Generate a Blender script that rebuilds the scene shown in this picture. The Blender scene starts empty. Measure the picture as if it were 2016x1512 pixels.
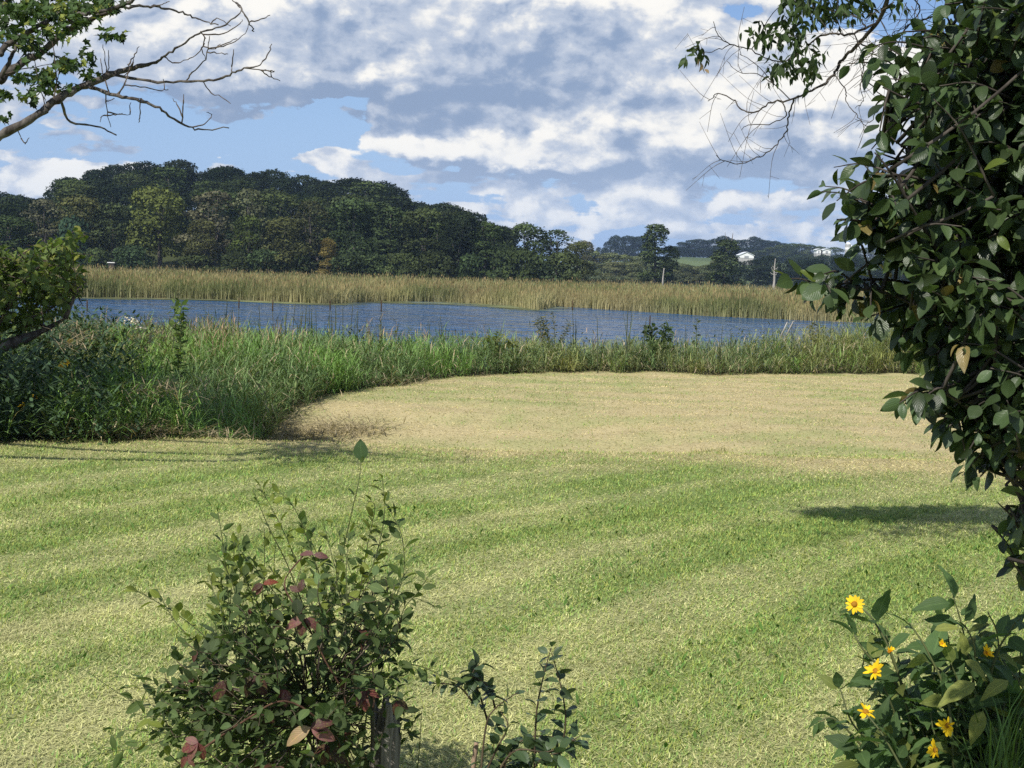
import bpy, math, random
import numpy as np
from mathutils import Vector, Matrix

random.seed(7)
RNG = np.random.default_rng(11)
C = bpy.context.scene.collection
SC = bpy.context.scene

# ------------------------------------------------------------------ camera
EYE = np.array([0.0, 0.0, 1.75])
FPX = 2800.0                         # focal length in photo pixels (2016 wide)
PITCH = math.atan(228.0 / FPX)
ROLL = math.radians(1.76)
_f = np.array([0, math.cos(PITCH), -math.sin(PITCH)])
_r0 = np.array([1.0, 0, 0])
_u0 = np.array([0, math.sin(PITCH), math.cos(PITCH)])
_r = math.cos(ROLL) * _r0 + math.sin(ROLL) * _u0
_u = -math.sin(ROLL) * _r0 + math.cos(ROLL) * _u0
cam = bpy.data.cameras.new('camera')
cam.sensor_width = 36.0
cam.lens = 36.0 * FPX / 2016.0
cam.clip_start = 0.05
cam.clip_end = 20000
cam_o = bpy.data.objects.new('camera', cam)
C.objects.link(cam_o)
cam_o.matrix_world = Matrix(((_r[0], _u[0], -_f[0], EYE[0]), (_r[1], _u[1], -_f[1], EYE[1]),
                             (_r[2], _u[2], -_f[2], EYE[2]), (0, 0, 0, 1)))
SC.camera = cam_o

def ray(px, py):
    return _f * FPX + _r * (px - 1008.0) + _u * (756.0 - py)
def at(px, py, Y):
    d = ray(px, py)
    return EYE + d * (Y / d[1])
def gp(px, py, z=0.0):
    d = ray(px, py)
    return EYE + d * ((z - EYE[2]) / d[2])
def yh(px):
    return 528 + (px - 1008) * math.tan(ROLL)
def project(P):
    q = np.atleast_2d(P) - EYE
    w = q @ _f
    w = np.where(np.abs(w) < 1e-6, 1e-6, w)
    return 1008 + FPX * (q @ _r) / w, 756 - FPX * (q @ _u) / w, w

# ------------------------------------------------------------------ light
SUN_EL = math.radians(47)
SUN_DIR = np.array([-0.456, -0.807, 1.0]); SUN_DIR /= np.linalg.norm(SUN_DIR)
sun = bpy.data.lights.new('sun', 'SUN')
sun.energy = 4.9
sun.angle = math.radians(0.53)
sun.color = (1.0, 0.955, 0.88)
sun_o = bpy.data.objects.new('sun', sun)
C.objects.link(sun_o)
sun_o.rotation_euler = Vector(SUN_DIR).to_track_quat('Z', 'Y').to_euler()
sun_o.location = (-20, -35, 45)

SC.view_settings.view_transform = 'Standard'
SC.view_settings.look = 'None'
SC.view_settings.exposure = 0.12
SC.view_settings.gamma = 1.0
SC.view_settings.use_curve_mapping = False
SC.render.engine = 'CYCLES'
SC.cycles.max_bounces = 6
SC.cycles.diffuse_bounces = 3
SC.cycles.glossy_bounces = 3
SC.cycles.transmission_bounces = 3
SC.cycles.volume_bounces = 0
SC.cycles.use_denoising = False
SC.cycles.denoiser = 'OPENIMAGEDENOISE'
SC.cycles.denoising_input_passes = 'RGB_ALBEDO_NORMAL'
SC.cycles.denoising_prefilter = 'ACCURATE'
SC.cycles.sample_clamp_indirect = 4.0

class NT:
    """small helper to write node trees"""
    def __init__(s, tree):
        s.t = tree; s.n = tree.nodes; s.l = tree.links
    def new(s, kind, **kw):
        n = s.n.new(kind)
        for k, v in kw.items():
            setattr(n, k, v)
        return n
    def put(s, sock, v):
        if isinstance(v, bpy.types.NodeSocket):
            s.l.new(v, sock)
        elif v is not None:
            sock.default_value = v
    def m(s, op, a, b=None, c=None, clamp=False):
        n = s.new('ShaderNodeMath', operation=op, use_clamp=clamp)
        for i, v in enumerate((a, b, c)):
            if v is not None:
                s.put(n.inputs[i], v)
        return n.outputs[0]
    def v(s, op, a, b=None, c=None, out=0):
        n = s.new('ShaderNodeVectorMath', operation=op)
        for i, v in enumerate((a, b, c)):
            if v is not None:
                s.put(n.inputs[i], v)
        return n.outputs['Value'] if op in ('DOT_PRODUCT', 'LENGTH') else n.outputs[0]
    def xyz(s, x, y, z):
        n = s.new('ShaderNodeCombineXYZ')
        for i, v in enumerate((x, y, z)):
            s.put(n.inputs[i], v)
        return n.outputs[0]
    def mix(s, f, a, b, mode='MIX'):
        n = s.new('ShaderNodeMix', data_type='RGBA', blend_type=mode)
        n.clamp_factor = True
        s.put(n.inputs[0], f); s.put(n.inputs[6], a); s.put(n.inputs[7], b)
        return n.outputs[2]
    def noise(s, vec, scale, detail=4, rough=0.55, dist=0.0):
        n = s.new('ShaderNodeTexNoise')
        s.put(n.inputs['Vector'], vec)
        n.inputs['Scale'].default_value = scale
        n.inputs['Detail'].default_value = detail
        n.inputs['Roughness'].default_value = rough
        n.inputs['Distortion'].default_value = dist
        return n
    def ss(s, x, lo, hi):
        n = s.new('ShaderNodeMapRange', interpolation_type='SMOOTHSTEP')
        s.put(n.inputs[0], x)
        n.inputs[1].default_value = lo; n.inputs[2].default_value = hi
        return n.outputs[0]

def rgb(r, g, b):
    """sRGB bytes -> linear"""
    f = lambda c: (c / 255 / 12.92) if c / 255 <= 0.04045 else ((c / 255 + 0.055) / 1.055) ** 2.4
    return (f(r), f(g), f(b), 1.0)

def sky_uv(px, py):
    d = ray(px, py)
    return math.atan2(d[0], d[1]) * 28, math.atan2(d[2], math.hypot(d[0], d[1])) * 28

def build_world():
    w = bpy.data.worlds.new('World')
    SC.world = w
    w.use_nodes = True
    T = NT(w.node_tree)
    T.n.clear()
    STR = 0.1
    sky = T.new('ShaderNodeTexSky', sky_type='NISHITA')
    sky.sun_disc = False
    sky.sun_elevation = SUN_EL
    sky.sun_rotation = math.atan2(SUN_DIR[0], SUN_DIR[1])
    sky.air_density = 1.0; sky.dust_density = 0.6; sky.ozone_density = 1.6
    co = T.new('ShaderNodeTexCoord').outputs['Generated']
    sp = T.new('ShaderNodeSeparateXYZ'); T.l.new(co, sp.inputs[0])
    X, Y, Z = sp.outputs
    hyp = T.m('SQRT', T.m('ADD', T.m('MULTIPLY', X, X), T.m('MULTIPLY', Y, Y)))
    U = T.m('MULTIPLY', T.m('ARCTAN2', X, Y), 28.0)
    V = T.m('MULTIPLY', T.m('ARCTAN2', Z, hyp), 28.0)
    P = T.xyz(U, V, 0.0)
    # billowy domain warp
    Pz = T.v('MULTIPLY', P, (1.0, 1.45, 1.0))
    wn = T.noise(Pz, 0.55, 3, 0.5)
    warp = T.v('MULTIPLY', T.v('SUBTRACT', wn.outputs['Color'], (0.5, 0.5, 0.5)), (2.2, 1.1, 0.0))
    Q = T.v('ADD', P, warp)
    wn2 = T.noise(T.v('ADD', Pz, (31.0, 7.0, 3.0)), 2.0, 6, 0.58)
    Q = T.v('ADD', Q, T.v('MULTIPLY', T.v('SUBTRACT', wn2.outputs['Color'], (0.5, 0.5, 0.5)), (1.0, 0.62, 0.0)))
    # clouds: (px, py, rx, ry, cover, light)
    blobs = [
        # high mass across the top
        (330, 60, 260, 120, .8, .30), (520, 60, 120, 110, .75, .50), (480, 132, 170, 42, .7, .10),
        (700, 20, 220, 120, .9, .20), (650, 150, 220, 20, .5, -.25), (640, 130, 60, 90, .3, -.45), (790, 130, 85, 48, .6, .60),
        (930, 30, 130, 70, .8, .45), (1120, 115, 280, 45, .8, -.65), (1180, 150, 280, 24, .6, -.45), (1300, 40, 150, 75, .8, .55),
        (1150, 10, 160, 60, .8, .30), (1480, 60, 110, 70, .75, .60), (830, -60, 500, 90, .8, .3), (1000, 95, 120, 35, .5, -.15),
        (1440, 5, 45, 22, -.9, 0), (1700, 30, 130, 40, -.8, 0), (40, 60, 130, 120, .1, .1),
        # blue gap on the left with thin veils
        (400, 245, 310, 62, -.72, 0), (600, 215, 110, 45, -.6, 0), (130, 235, 160, 40, .30, .05), (470, 222, 60, 30, .3, .2),
        # grey middle cloud
        (900, 222, 160, 42, .85, -.62), (785, 210, 48, 30, .5, .75), (1000, 195, 50, 24, .3, .2), (1030, 250, 40, 12, -.2, -.5),
        # white bow-shaped cloud
        (830, 292, 130, 27, .95, .95), (1000, 300, 150, 26, .9, .9), (1130, 262, 85, 40, .8, .95), (1150, 190, 85, 30, .7, .8),
        (720, 262, 36, 25, .5, .5), (950, 334, 270, 9, .2, -.8), (1225, 300, 30, 45, .1, -.55),
        # large bright cloud on the right
        (1330, 215, 110, 58, .95, .95), (1460, 185, 140, 56, .95, 1.0), (1400, 272, 150, 40, .8, .2), (1590, 240, 140, 66, .95, .95),
        (1640, 150, 110, 60, .8, .9), (1270, 270, 60, 40, .6, .75), (1420, 300, 110, 26, .6, -.55), (1580, 320, 220, 12, .3, -.7),
        (1640, 290, 100, 30, .4, .5), (1575, 238, 20, 13, -.5, -.5), (1800, 210, 150, 90, .8, .6),
        # small clouds over the horizon
        (985, 385, 58, 20, .7, .75), (1160, 368, 55, 28, .75, .8), (1230, 380, 70, 30, .7, .55), (1290, 350, 45, 22, .6, .8),
        (1430, 385, 80, 18, .45, .35), (1520, 410, 90, 16, .4, .3), (1640, 385, 60, 16, .45, .5), (1360, 415, 60, 14, .45, .45),
        (668, 330, 32, 18, .7, .9), (820, 355, 45, 22, .45, .55), (130, 348, 75, 28, .75, .85), (40, 350, 70, 26, .6, .45),
        (420, 335, 40, 16, .5, .7), (1080, 430, 110, 20, .35, .3), (1250, 445, 90, 14, .35, .35), (1480, 450, 140, 18, .35, .3), (900, 440, 90, 20, .3, .3),
        (300, 305, 320, 12, .25, -.25),
    ]
    M = None; L = None; W = None; MO = None
    QO = T.v('ADD', Q, (-0.28, 0.50, 0.0))
    for (px, py, rx, ry, c, l) in blobs:
        u0, v0 = sky_uv(px, py)
        ix, iy = 100.0 / rx, 100.0 / ry
        q = T.v('MULTIPLY_ADD', Q, (ix, iy, 0.0), (-u0 * ix, -v0 * iy, 0.0))
        g = T.m('POWER', 0.42, T.v('DOT_PRODUCT', q, q))
        M = T.m('MULTIPLY', g, c) if M is None else T.m('MULTIPLY_ADD', g, c, M)
        if c > .25 and rx >= 75 or c < -.3:
            qo = T.v('MULTIPLY_ADD', QO, (ix, iy, 0.0), (-u0 * ix, -v0 * iy, 0.0))
            go = T.m('POWER', 0.42, T.v('DOT_PRODUCT', qo, qo))
            MO = (T.m('MULTIPLY', go, c), T.m('MULTIPLY', g, c)) if MO is None else (T.m('MULTIPLY_ADD', go, c, MO[0]), T.m('MULTIPLY_ADD', g, c, MO[1]))
        W = g if W is None else T.m('ADD', g, W)
        if l:
            L = T.m('MULTIPLY', g, l) if L is None else T.m('MULTIPLY_ADD', g, l, L)
    L = T.m('DIVIDE', L, T.m('ADD', W, 0.25))
    edge = T.m('MINIMUM', T.m('MAXIMUM', T.m('SUBTRACT', MO[1], MO[0]), -0.8), 0.8)
    # outside this stretch, unseen broken cumulus thinned and greyed to cut ambient light
    cyl = T.m('MAXIMUM', Z, 0.03)
    PL = T.v('MULTIPLY', T.xyz(T.m('DIVIDE', X, cyl), T.m('DIVIDE', Y, cyl), 0.0), (0.9, 0.9, 0.0))
    gen = T.noise(PL, 0.8, 6, 0.56)
    off = T.m('MAXIMUM', T.ss(T.m('ABSOLUTE', U), 10.5, 16.0), T.ss(V, 6.2, 9.5))
    Mg = T.ss(gen.outputs[0], 0.42, 0.68)
    M = T.m('ADD', T.m('MULTIPLY', M, T.m('SUBTRACT', 1.0, off)), T.m('MULTIPLY', Mg, off))
    edge = T.m('MULTIPLY', edge, T.m('SUBTRACT', 1.0, off))
    L = T.m('ADD', T.m('MULTIPLY', L, T.m('SUBTRACT', 1.0, off)), T.m('MULTIPLY', T.ss(gen.outputs[0], 0.40, 0.8), T.m('MULTIPLY', off, 0.30)))
    # puff detail, and the same noise towards the sun gives the lit side of each puff
    Pd = T.v('MULTIPLY', T.v('ADD', P, T.v('MULTIPLY', warp, (0.30, 0.30, 0.0))), (1.0, 1.45, 1.0))
    def puffs(vec):
        big = T.noise(vec, 0.75, 7, 0.56).outputs[0]
        vo = T.new('ShaderNodeTexVoronoi', feature='SMOOTH_F1')
        jig = T.noise(vec, 2.2, 4, 0.6)
        T.put(vo.inputs['Vector'], T.v('ADD', vec, T.v('MULTIPLY', T.v('SUBTRACT', jig.outputs['Color'], (0.5, 0.5, 0.5)), (0.9, 0.9, 0.0))))
        vo.inputs['Scale'].default_value = 1.5; vo.inputs['Smoothness'].default_value = 0.55
        return T.m('MULTIPLY_ADD', vo.outputs['Distance'], -0.36, T.m('ADD', big, 0.17))
    d1 = puffs(Pd)
    d2 = puffs(T.v('ADD', Pd, (-0.18, 0.30, 0.0)))
    d3 = T.noise(T.v('ADD', Pd, (9.0, 4.0, 0.0)), 0.50, 4, 0.5).outputs[0]
    puff = T.m('SUBTRACT', d1, 0.5)
    # faint rows of small cumulus low down, everywhere
    rows = T.noise(T.v('MULTIPLY', T.v('ADD', P, T.v('MULTIPLY', warp, (0.3, 0.12, 0.0))), (0.55, 2.3, 1.0)), 1.0, 5, 0.5).outputs[0]
    M = T.m('MULTIPLY_ADD', T.ss(rows, 0.36, 0.66), T.m('MULTIPLY', T.m('SUBTRACT', 1.0, T.ss(V, 3.2, 6.0)), 0.62), M)
    mask = T.ss(T.m('MULTIPLY_ADD', puff, 1.1, M), 0.25, 0.43)
    emb = T.m('SUBTRACT', d1, d2)
    Lt = T.m('MULTIPLY_ADD', emb, 2.2, T.m('MULTIPLY_ADD', edge, 0.62, T.m('MULTIPLY_ADD', L, 0.56, 0.14)))
    Lt = T.ss(Lt, -0.50, 1.02)
    k = 1.0 / STR
    sc = lambda c: (c[0] * k, c[1] * k, c[2] * k, 1)
    shade = sc(rgb(140, 160, 190)); midc = sc(rgb(184, 195, 213)); lit = sc(rgb(246, 244, 239))
    cl = T.mix(T.ss(Lt, 0.0, 0.5), shade, midc)
    cl = T.mix(T.ss(Lt, 0.42, 1.0), cl, lit)
    # towards the horizon clouds sink into pale blue air
    low = T.m('SUBTRACT', 1.0, T.ss(V, 0.0, 3.2))
    cl = T.mix(T.m('MULTIPLY', low, 0.5), cl, sc(rgb(188, 206, 234)))
    skyc = T.mix(1.0, sky.outputs[0], (0.80, 0.88, 1.08, 1), 'MULTIPLY')
    lowair = T.m('SUBTRACT', 1.0, T.ss(V, -0.5, 5.5))
    skyc = T.mix(T.m('MULTIPLY', lowair, 0.85), skyc, sc(rgb(150, 182, 231)))
    col = T.mix(mask, skyc, cl)
    bg = T.new('ShaderNodeBackground')
    T.l.new(col, bg.inputs[0])
    bg.inputs[1].default_value = STR
    out = T.new('ShaderNodeOutputWorld')
    T.l.new(bg.outputs[0], out.inputs[0])
    w.cycles.sampling_method = 'MANUAL'
    w.cycles.sample_map_resolution = 512
build_world()

# ------------------------------------------------------------------ numpy helpers
def hash2(ix, iy, s):
    h = (ix.astype(np.int64) * 374761393 + iy.astype(np.int64) * 668265263 + s * 1442695041) & 0xFFFFFFFF
    h = ((h ^ (h >> 13)) * 1274126177) & 0xFFFFFFFF
    return ((h ^ (h >> 16)) & 0xFFFF) / 65535.0
def vnoise(x, y, s=0):
    ix = np.floor(x); iy = np.floor(y)
    fx = x - ix; fy = y - iy
    fx = fx * fx * (3 - 2 * fx); fy = fy * fy * (3 - 2 * fy)
    a = hash2(ix, iy, s); b = hash2(ix + 1, iy, s); c = hash2(ix, iy + 1, s); d = hash2(ix + 1, iy + 1, s)
    return (a * (1 - fx) + b * fx) * (1 - fy) + (c * (1 - fx) + d * fx) * fy
def fbm(x, y, s=0, o=4):
    v = 0; a = 0.5; t = 0
    for k in range(o):
        v = v + a * vnoise(x * 2 ** k, y * 2 ** k, s + k * 17); t += a; a *= 0.5
    return v / t
def sstep(x, lo, hi):
    t = np.clip((x - lo) / (hi - lo), 0, 1)
    return t * t * (3 - 2 * t)
def unit(v):
    v = np.asarray(v, float)
    return v / (np.linalg.norm(v, axis=-1, keepdims=True) + 1e-12)

def new_mesh(name, V, F, tint=None, uv=None, mat=None, smooth=True):
    """triangles only; tint = colour per vertex, uv = per vertex"""
    V = np.asarray(V, np.float32); F = np.asarray(F, np.int32)
    me = bpy.data.meshes.new(name)
    me.vertices.add(len(V)); me.vertices.foreach_set('co', V.ravel())
    me.loops.add(F.size); me.loops.foreach_set('vertex_index', F.ravel())
    me.polygons.add(len(F))
    me.polygons.foreach_set('loop_start', np.arange(0, F.size, 3, dtype=np.int32))
    me.polygons.foreach_set('loop_total', np.full(len(F), 3, np.int32))
    me.polygons.foreach_set('use_smooth', np.full(len(F), smooth))
    col = np.ones((len(V), 4), np.float32)
    if tint is not None:
        col[:, :3] = tint
    at_ = me.color_attributes.new('tint', 'FLOAT_COLOR', 'POINT')
    at_.data.foreach_set('color', col.ravel())
    if uv is not None:
        ul = me.uv_layers.new(name='uv')
        ul.data.foreach_set('uv', np.asarray(uv, np.float32)[F.ravel()].ravel())
    if mat:
        me.materials.append(mat)
    me.update()
    return me

class Acc:
    """collects triangle pieces for ONE mesh"""
    def __init__(s): s.V = []; s.F = []; s.T = []; s.U = []; s.n = 0
    def add(s, V, F, tint=(1, 1, 1), uv=None):
        V = np.asarray(V, float)
        s.V.append(V); s.F.append(np.asarray(F) + s.n); s.n += len(V)
        t = np.asarray(tint, float)
        s.T.append(np.broadcast_to(t, (len(V), 3)))
        s.U.append(np.zeros((len(V), 2)) if uv is None else uv)
        return s
    def mesh(s, name, mat, base=(0, 0, 0), smooth=True):
        return new_mesh(name, np.concatenate(s.V) - np.asarray(base), np.concatenate(s.F), np.concatenate(s.T), np.concatenate(s.U), mat, smooth)

def link(name, me, parent=None, loc=None, color=None):
    o = bpy.data.objects.new(name, me)
    C.objects.link(o)
    if parent is not None: o.parent = parent
    if loc is not None: o.location = loc
    if color is not None: o.color = (color[0], color[1], color[2], 1)
    return o
def tag(o, label=None, cat=None, group=None, kind=None):
    if label: o['label'] = label
    if cat: o['category'] = cat
    if group: o['group'] = group
    if kind: o['kind'] = kind
    return o
def thing(name, label, cat, loc=(0, 0, 0), group=None):
    return tag(link(name, None, None, loc), label, cat, group)

def spline(pts, n=5):
    """Catmull-Rom through pts (m,k) -> denser polyline"""
    p = np.asarray(pts, float)
    if len(p) < 3:
        t = np.linspace(0, 1, n + 1)[:, None]
        return p[0] * (1 - t) + p[-1] * t
    q = np.vstack([2 * p[0] - p[1], p, 2 * p[-1] - p[-2]])
    out = []
    for i in range(1, len(q) - 2):
        for t in np.linspace(0, 1, n, endpoint=False):
            a, b, c, d = q[i - 1], q[i], q[i + 1], q[i + 2]
            out.append(0.5 * (2 * b + (c - a) * t + (2 * a - 5 * b + 4 * c - d) * t * t + (3 * b - a - 3 * c + d) * t ** 3))
    out.append(p[-1])
    return np.array(out)

def tube(P, R, n=6, knob=0.0, seed=0):
    """polyline tube -> V, F"""
    P = np.asarray(P, float); m = len(P)
    R = np.broadcast_to(np.asarray(R, float), (m,)).copy()
    if knob:
        R = R * (1 + knob * (np.random.default_rng(seed).random(m) - 0.5))
    T = unit(np.gradient(P, axis=0))
    ref = np.array([0.31, 0.52, 0.79]); ref /= np.linalg.norm(ref)
    A = np.cross(T, ref); bad = np.linalg.norm(A, axis=1) < 1e-3
    A[bad] = np.cross(T[bad], [1, 0, 0])
    A = unit(A); B = np.cross(T, A)
    a = np.linspace(0, 2 * np.pi, n, endpoint=False)
    V = P[:, None] + R[:, None, None] * (np.cos(a)[None, :, None] * A[:, None] + np.sin(a)[None, :, None] * B[:, None])
    V = V.reshape(-1, 3)
    i, j = np.meshgrid(np.arange(m - 1), np.arange(n), indexing='ij')
    j2 = (j + 1) % n
    a_, b_, c_, d_ = i * n + j, i * n + j2, (i + 1) * n + j2, (i + 1) * n + j
    F = np.concatenate([np.stack([a_, b_, c_], -1).reshape(-1, 3), np.stack([a_, c_, d_], -1).reshape(-1, 3)])
    caps = [[0, k + 1, k] for k in range(1, n - 1)] + [[(m - 1) * n, (m - 1) * n + k, (m - 1) * n + k + 1] for k in range(1, n - 1)]
    return V, np.vstack([F, np.array(caps)])

def box(cx, cy, cz, sx, sy, sz):
    V = np.array([[x, y, z] for x in (-.5, .5) for y in (-.5, .5) for z in (-.5, .5)]) * [sx, sy, sz] + [cx, cy, cz]
    F = np.array([[0, 1, 3], [0, 3, 2], [4, 6, 7], [4, 7, 5], [0, 4, 5], [0, 5, 1], [2, 3, 7], [2, 7, 6], [0, 2, 6], [0, 6, 4], [1, 5, 7], [1, 7, 3]])
    return V, F

def blades(base, az, length, th0, kap, w, tint, segs=4, tip=None, roll=None):
    """N curved grass blades as strips; th0 = lean from upright at the base, kap = extra lean at the tip"""
    N = len(base)
    t = np.linspace(0, 1, segs + 1)
    th = th0[:, None] + kap[:, None] * t[None] ** 1.3
    dl = (length / segs)[:, None]
    dr = np.sin(th) * dl; dz = np.cos(th) * dl
    r = np.concatenate([np.zeros((N, 1)), np.cumsum(dr[:, :-1], 1)], 1)
    z = np.concatenate([np.zeros((N, 1)), np.cumsum(dz[:, :-1], 1)], 1)
    hx, hy = np.cos(az), np.sin(az)
    Pc = np.stack([base[:, 0, None] + hx[:, None] * r, base[:, 1, None] + hy[:, None] * r, base[:, 2, None] + z], -1)
    side = np.stack([-hy, hx, np.zeros(N)], -1)
    if roll is not None:
        side = side * np.cos(roll)[:, None] + np.stack([hx * 0, hx * 0, np.ones(N)], -1) * np.sin(roll)[:, None]
    prof = (1 - t ** 2.2) * (0.55 + 0.45 * np.minimum(1, t * 4)) if segs > 1 else np.array([1.0, 0])
    hw = 0.5 * w[:, None] * prof[None]
    L = Pc[:, :-1] - side[:, None] * hw[:, :-1, None]
    Rr = Pc[:, :-1] + side[:, None] * hw[:, :-1, None]
    V = np.concatenate([np.stack([L, Rr], 2).reshape(N, -1, 3), Pc[:, -1:]], 1)   # 2*segs+1 verts
    k = 2 * segs + 1
    f = []
    for s in range(segs - 1):
        f += [[2 * s, 2 * s + 1, 2 * s + 3], [2 * s, 2 * s + 3, 2 * s + 2]]
    f.append([2 * segs - 2, 2 * segs - 1, 2 * segs])
    F = (np.array(f)[None] + (np.arange(N) * k)[:, None, None]).reshape(-1, 3)
    T = np.repeat(tint[:, None], k, 1)
    if tip is not None:
        tt = np.concatenate([np.repeat(t[:-1], 2), [1.0]])[None, :, None]
        T = T * (1 - tt) + tip[:, None] * tt
    return V.reshape(-1, 3), F, T.reshape(-1, 3)

def leaf_shape(prof, rows=7, fold=0.25, curl=0.25, wave=0.0, lobes=None):
    """leaf of length 1 along +Y, top side +Z; prof(t) = half width"""
    t = np.linspace(0, 1, rows) ** 0.9
    V = []; U = []
    for k, s in enumerate(t):
        w = prof(s)
        zc = -curl * s * s
        wz = wave * math.sin(k * 2.4)
        V += [[-w, s, zc + fold * w + wz], [0, s, zc], [w, s, zc + fold * w - wz]]
        U += [[0, s], [0.5, s], [1, s]]
    F = []
    for k in range(rows - 1):
        a = 3 * k
        for c in (0, 1):
            F += [[a + c, a + c + 1, a + c + 4], [a + c, a + c + 4, a + c + 3]]
    return np.array(V), np.array(F), np.array(U)

def lobed_leaf(outline, fold=0.15, curl=0.2):
    """half outline [(x,y)...] mirrored into a leaf fan round the midrib"""
    V = []; F = []; U = []
    half = outline
    mid = [(0, y) for (x, y) in half]
    for (x, y) in half:
        zc = -curl * y * y
        V += [[-x, y, zc + fold * x], [0, min(max(y, 0), 1), zc], [x, y, zc + fold * x]]
        U += [[0.5 - x, y], [0.5, y], [0.5 + x, y]]
    for k in range(len(half) - 1):
        a = 3 * k
        for c in (0, 1):
            F += [[a + c, a + c + 1, a + c + 4], [a + c, a + c + 4, a + c + 3]]
    return np.array(V), np.array(F), np.array(U)

def frame(p, d, nrm, s, sx=1.0):
    """4x4: +Y along d, +Z near nrm, scale s"""
    d = unit(d)
    x = np.cross(d, nrm); l = np.linalg.norm(x)
    x = np.cross(d, [0.3, 0.7, 0.64]) if l < 1e-3 else x
    x = unit(x); z = np.cross(x, d)
    M = np.eye(4)
    M[:3, 0] = x * s * sx; M[:3, 1] = d * s; M[:3, 2] = z * s; M[:3, 3] = p
    return M

def put_leaves(parent, base, protos, meshes, Ts, ids, cols, name='leaf', mass='leaf_mass', mat=None, nparts=300, front=0.0):
    """the leaves that show largest become parts, the rest one part of kind stuff"""
    base = np.asarray(base, float)
    Ts = np.asarray(Ts); ids = np.asarray(ids); cols = np.asarray(cols, float)
    pos = Ts[:, :3, 3] + 0.5 * Ts[:, :3, 1]
    px, py, w = project(pos)
    size = np.linalg.norm(Ts[:, :3, 1], axis=1)
    inside = (px > -20) & (px < 2036) & (py > -20) & (py < 1532) & (w > 0.2)
    score = np.where(inside, size / np.maximum(w, .2), -1) + np.where(inside, -front * w, 0)
    order = np.argsort(-score)
    vis = [i for i in order if inside[i]][:nparts]
    taken = np.zeros(len(Ts), bool); taken[vis] = True
    for i in vis:
        o = link(name, meshes[ids[i]], parent, None, cols[i])
        M = Ts[i].copy(); M[:3, 3] -= base
        o.matrix_local = Matrix(M.tolist())
    rest = np.where(~taken)[0]
    if len(rest):
        acc = Acc()
        for k, (V, F, U) in enumerate(protos):
            sel = rest[ids[rest] == k]
            if not len(sel): continue
            W = np.einsum('nij,mj->nmi', Ts[sel, :3, :3], V) + Ts[sel, None, :3, 3]
            FF = (F[None] + (np.arange(len(sel)) * len(V))[:, None, None]).reshape(-1, 3)
            acc.add(W.reshape(-1, 3), FF, np.repeat(cols[sel][:, None], len(V), 1).reshape(-1, 3), np.tile(U, (len(sel), 1)))
        o = link(mass, acc.mesh(mass, mat, base), parent)
        o['kind'] = 'stuff'
    return len(vis), len(rest)

def in_poly(poly, n, rng):
    """n random points inside a polygon"""
    poly = np.asarray(poly, float)
    lo, hi = poly.min(0), poly.max(0)
    out = []
    while len(out) < n:
        p = lo + rng.random(2) * (hi - lo)
        x, y = p; c = False; j = len(poly) - 1
        for i in range(len(poly)):
            if (poly[i, 1] > y) != (poly[j, 1] > y) and x < (poly[j, 0] - poly[i, 0]) * (y - poly[i, 1]) / (poly[j, 1] - poly[i, 1]) + poly[i, 0]:
                c = not c
            j = i
        if c: out.append(p)
    return np.array(out)

# ------------------------------------------------------------------ materials
def material(name):
    m = bpy.data.materials.new(name); m.use_nodes = True
    T = NT(m.node_tree); T.n.clear()
    out = T.new('ShaderNodeOutputMaterial')
    return m, T, out
def tint_socket(T, with_object=True):
    a = T.new('ShaderNodeAttribute', attribute_name='tint')
    if not with_object: return a.outputs['Color']
    oi = T.new('ShaderNodeObjectInfo')
    return T.mix(1.0, a.outputs['Color'], oi.outputs['Color'], 'MULTIPLY')

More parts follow.
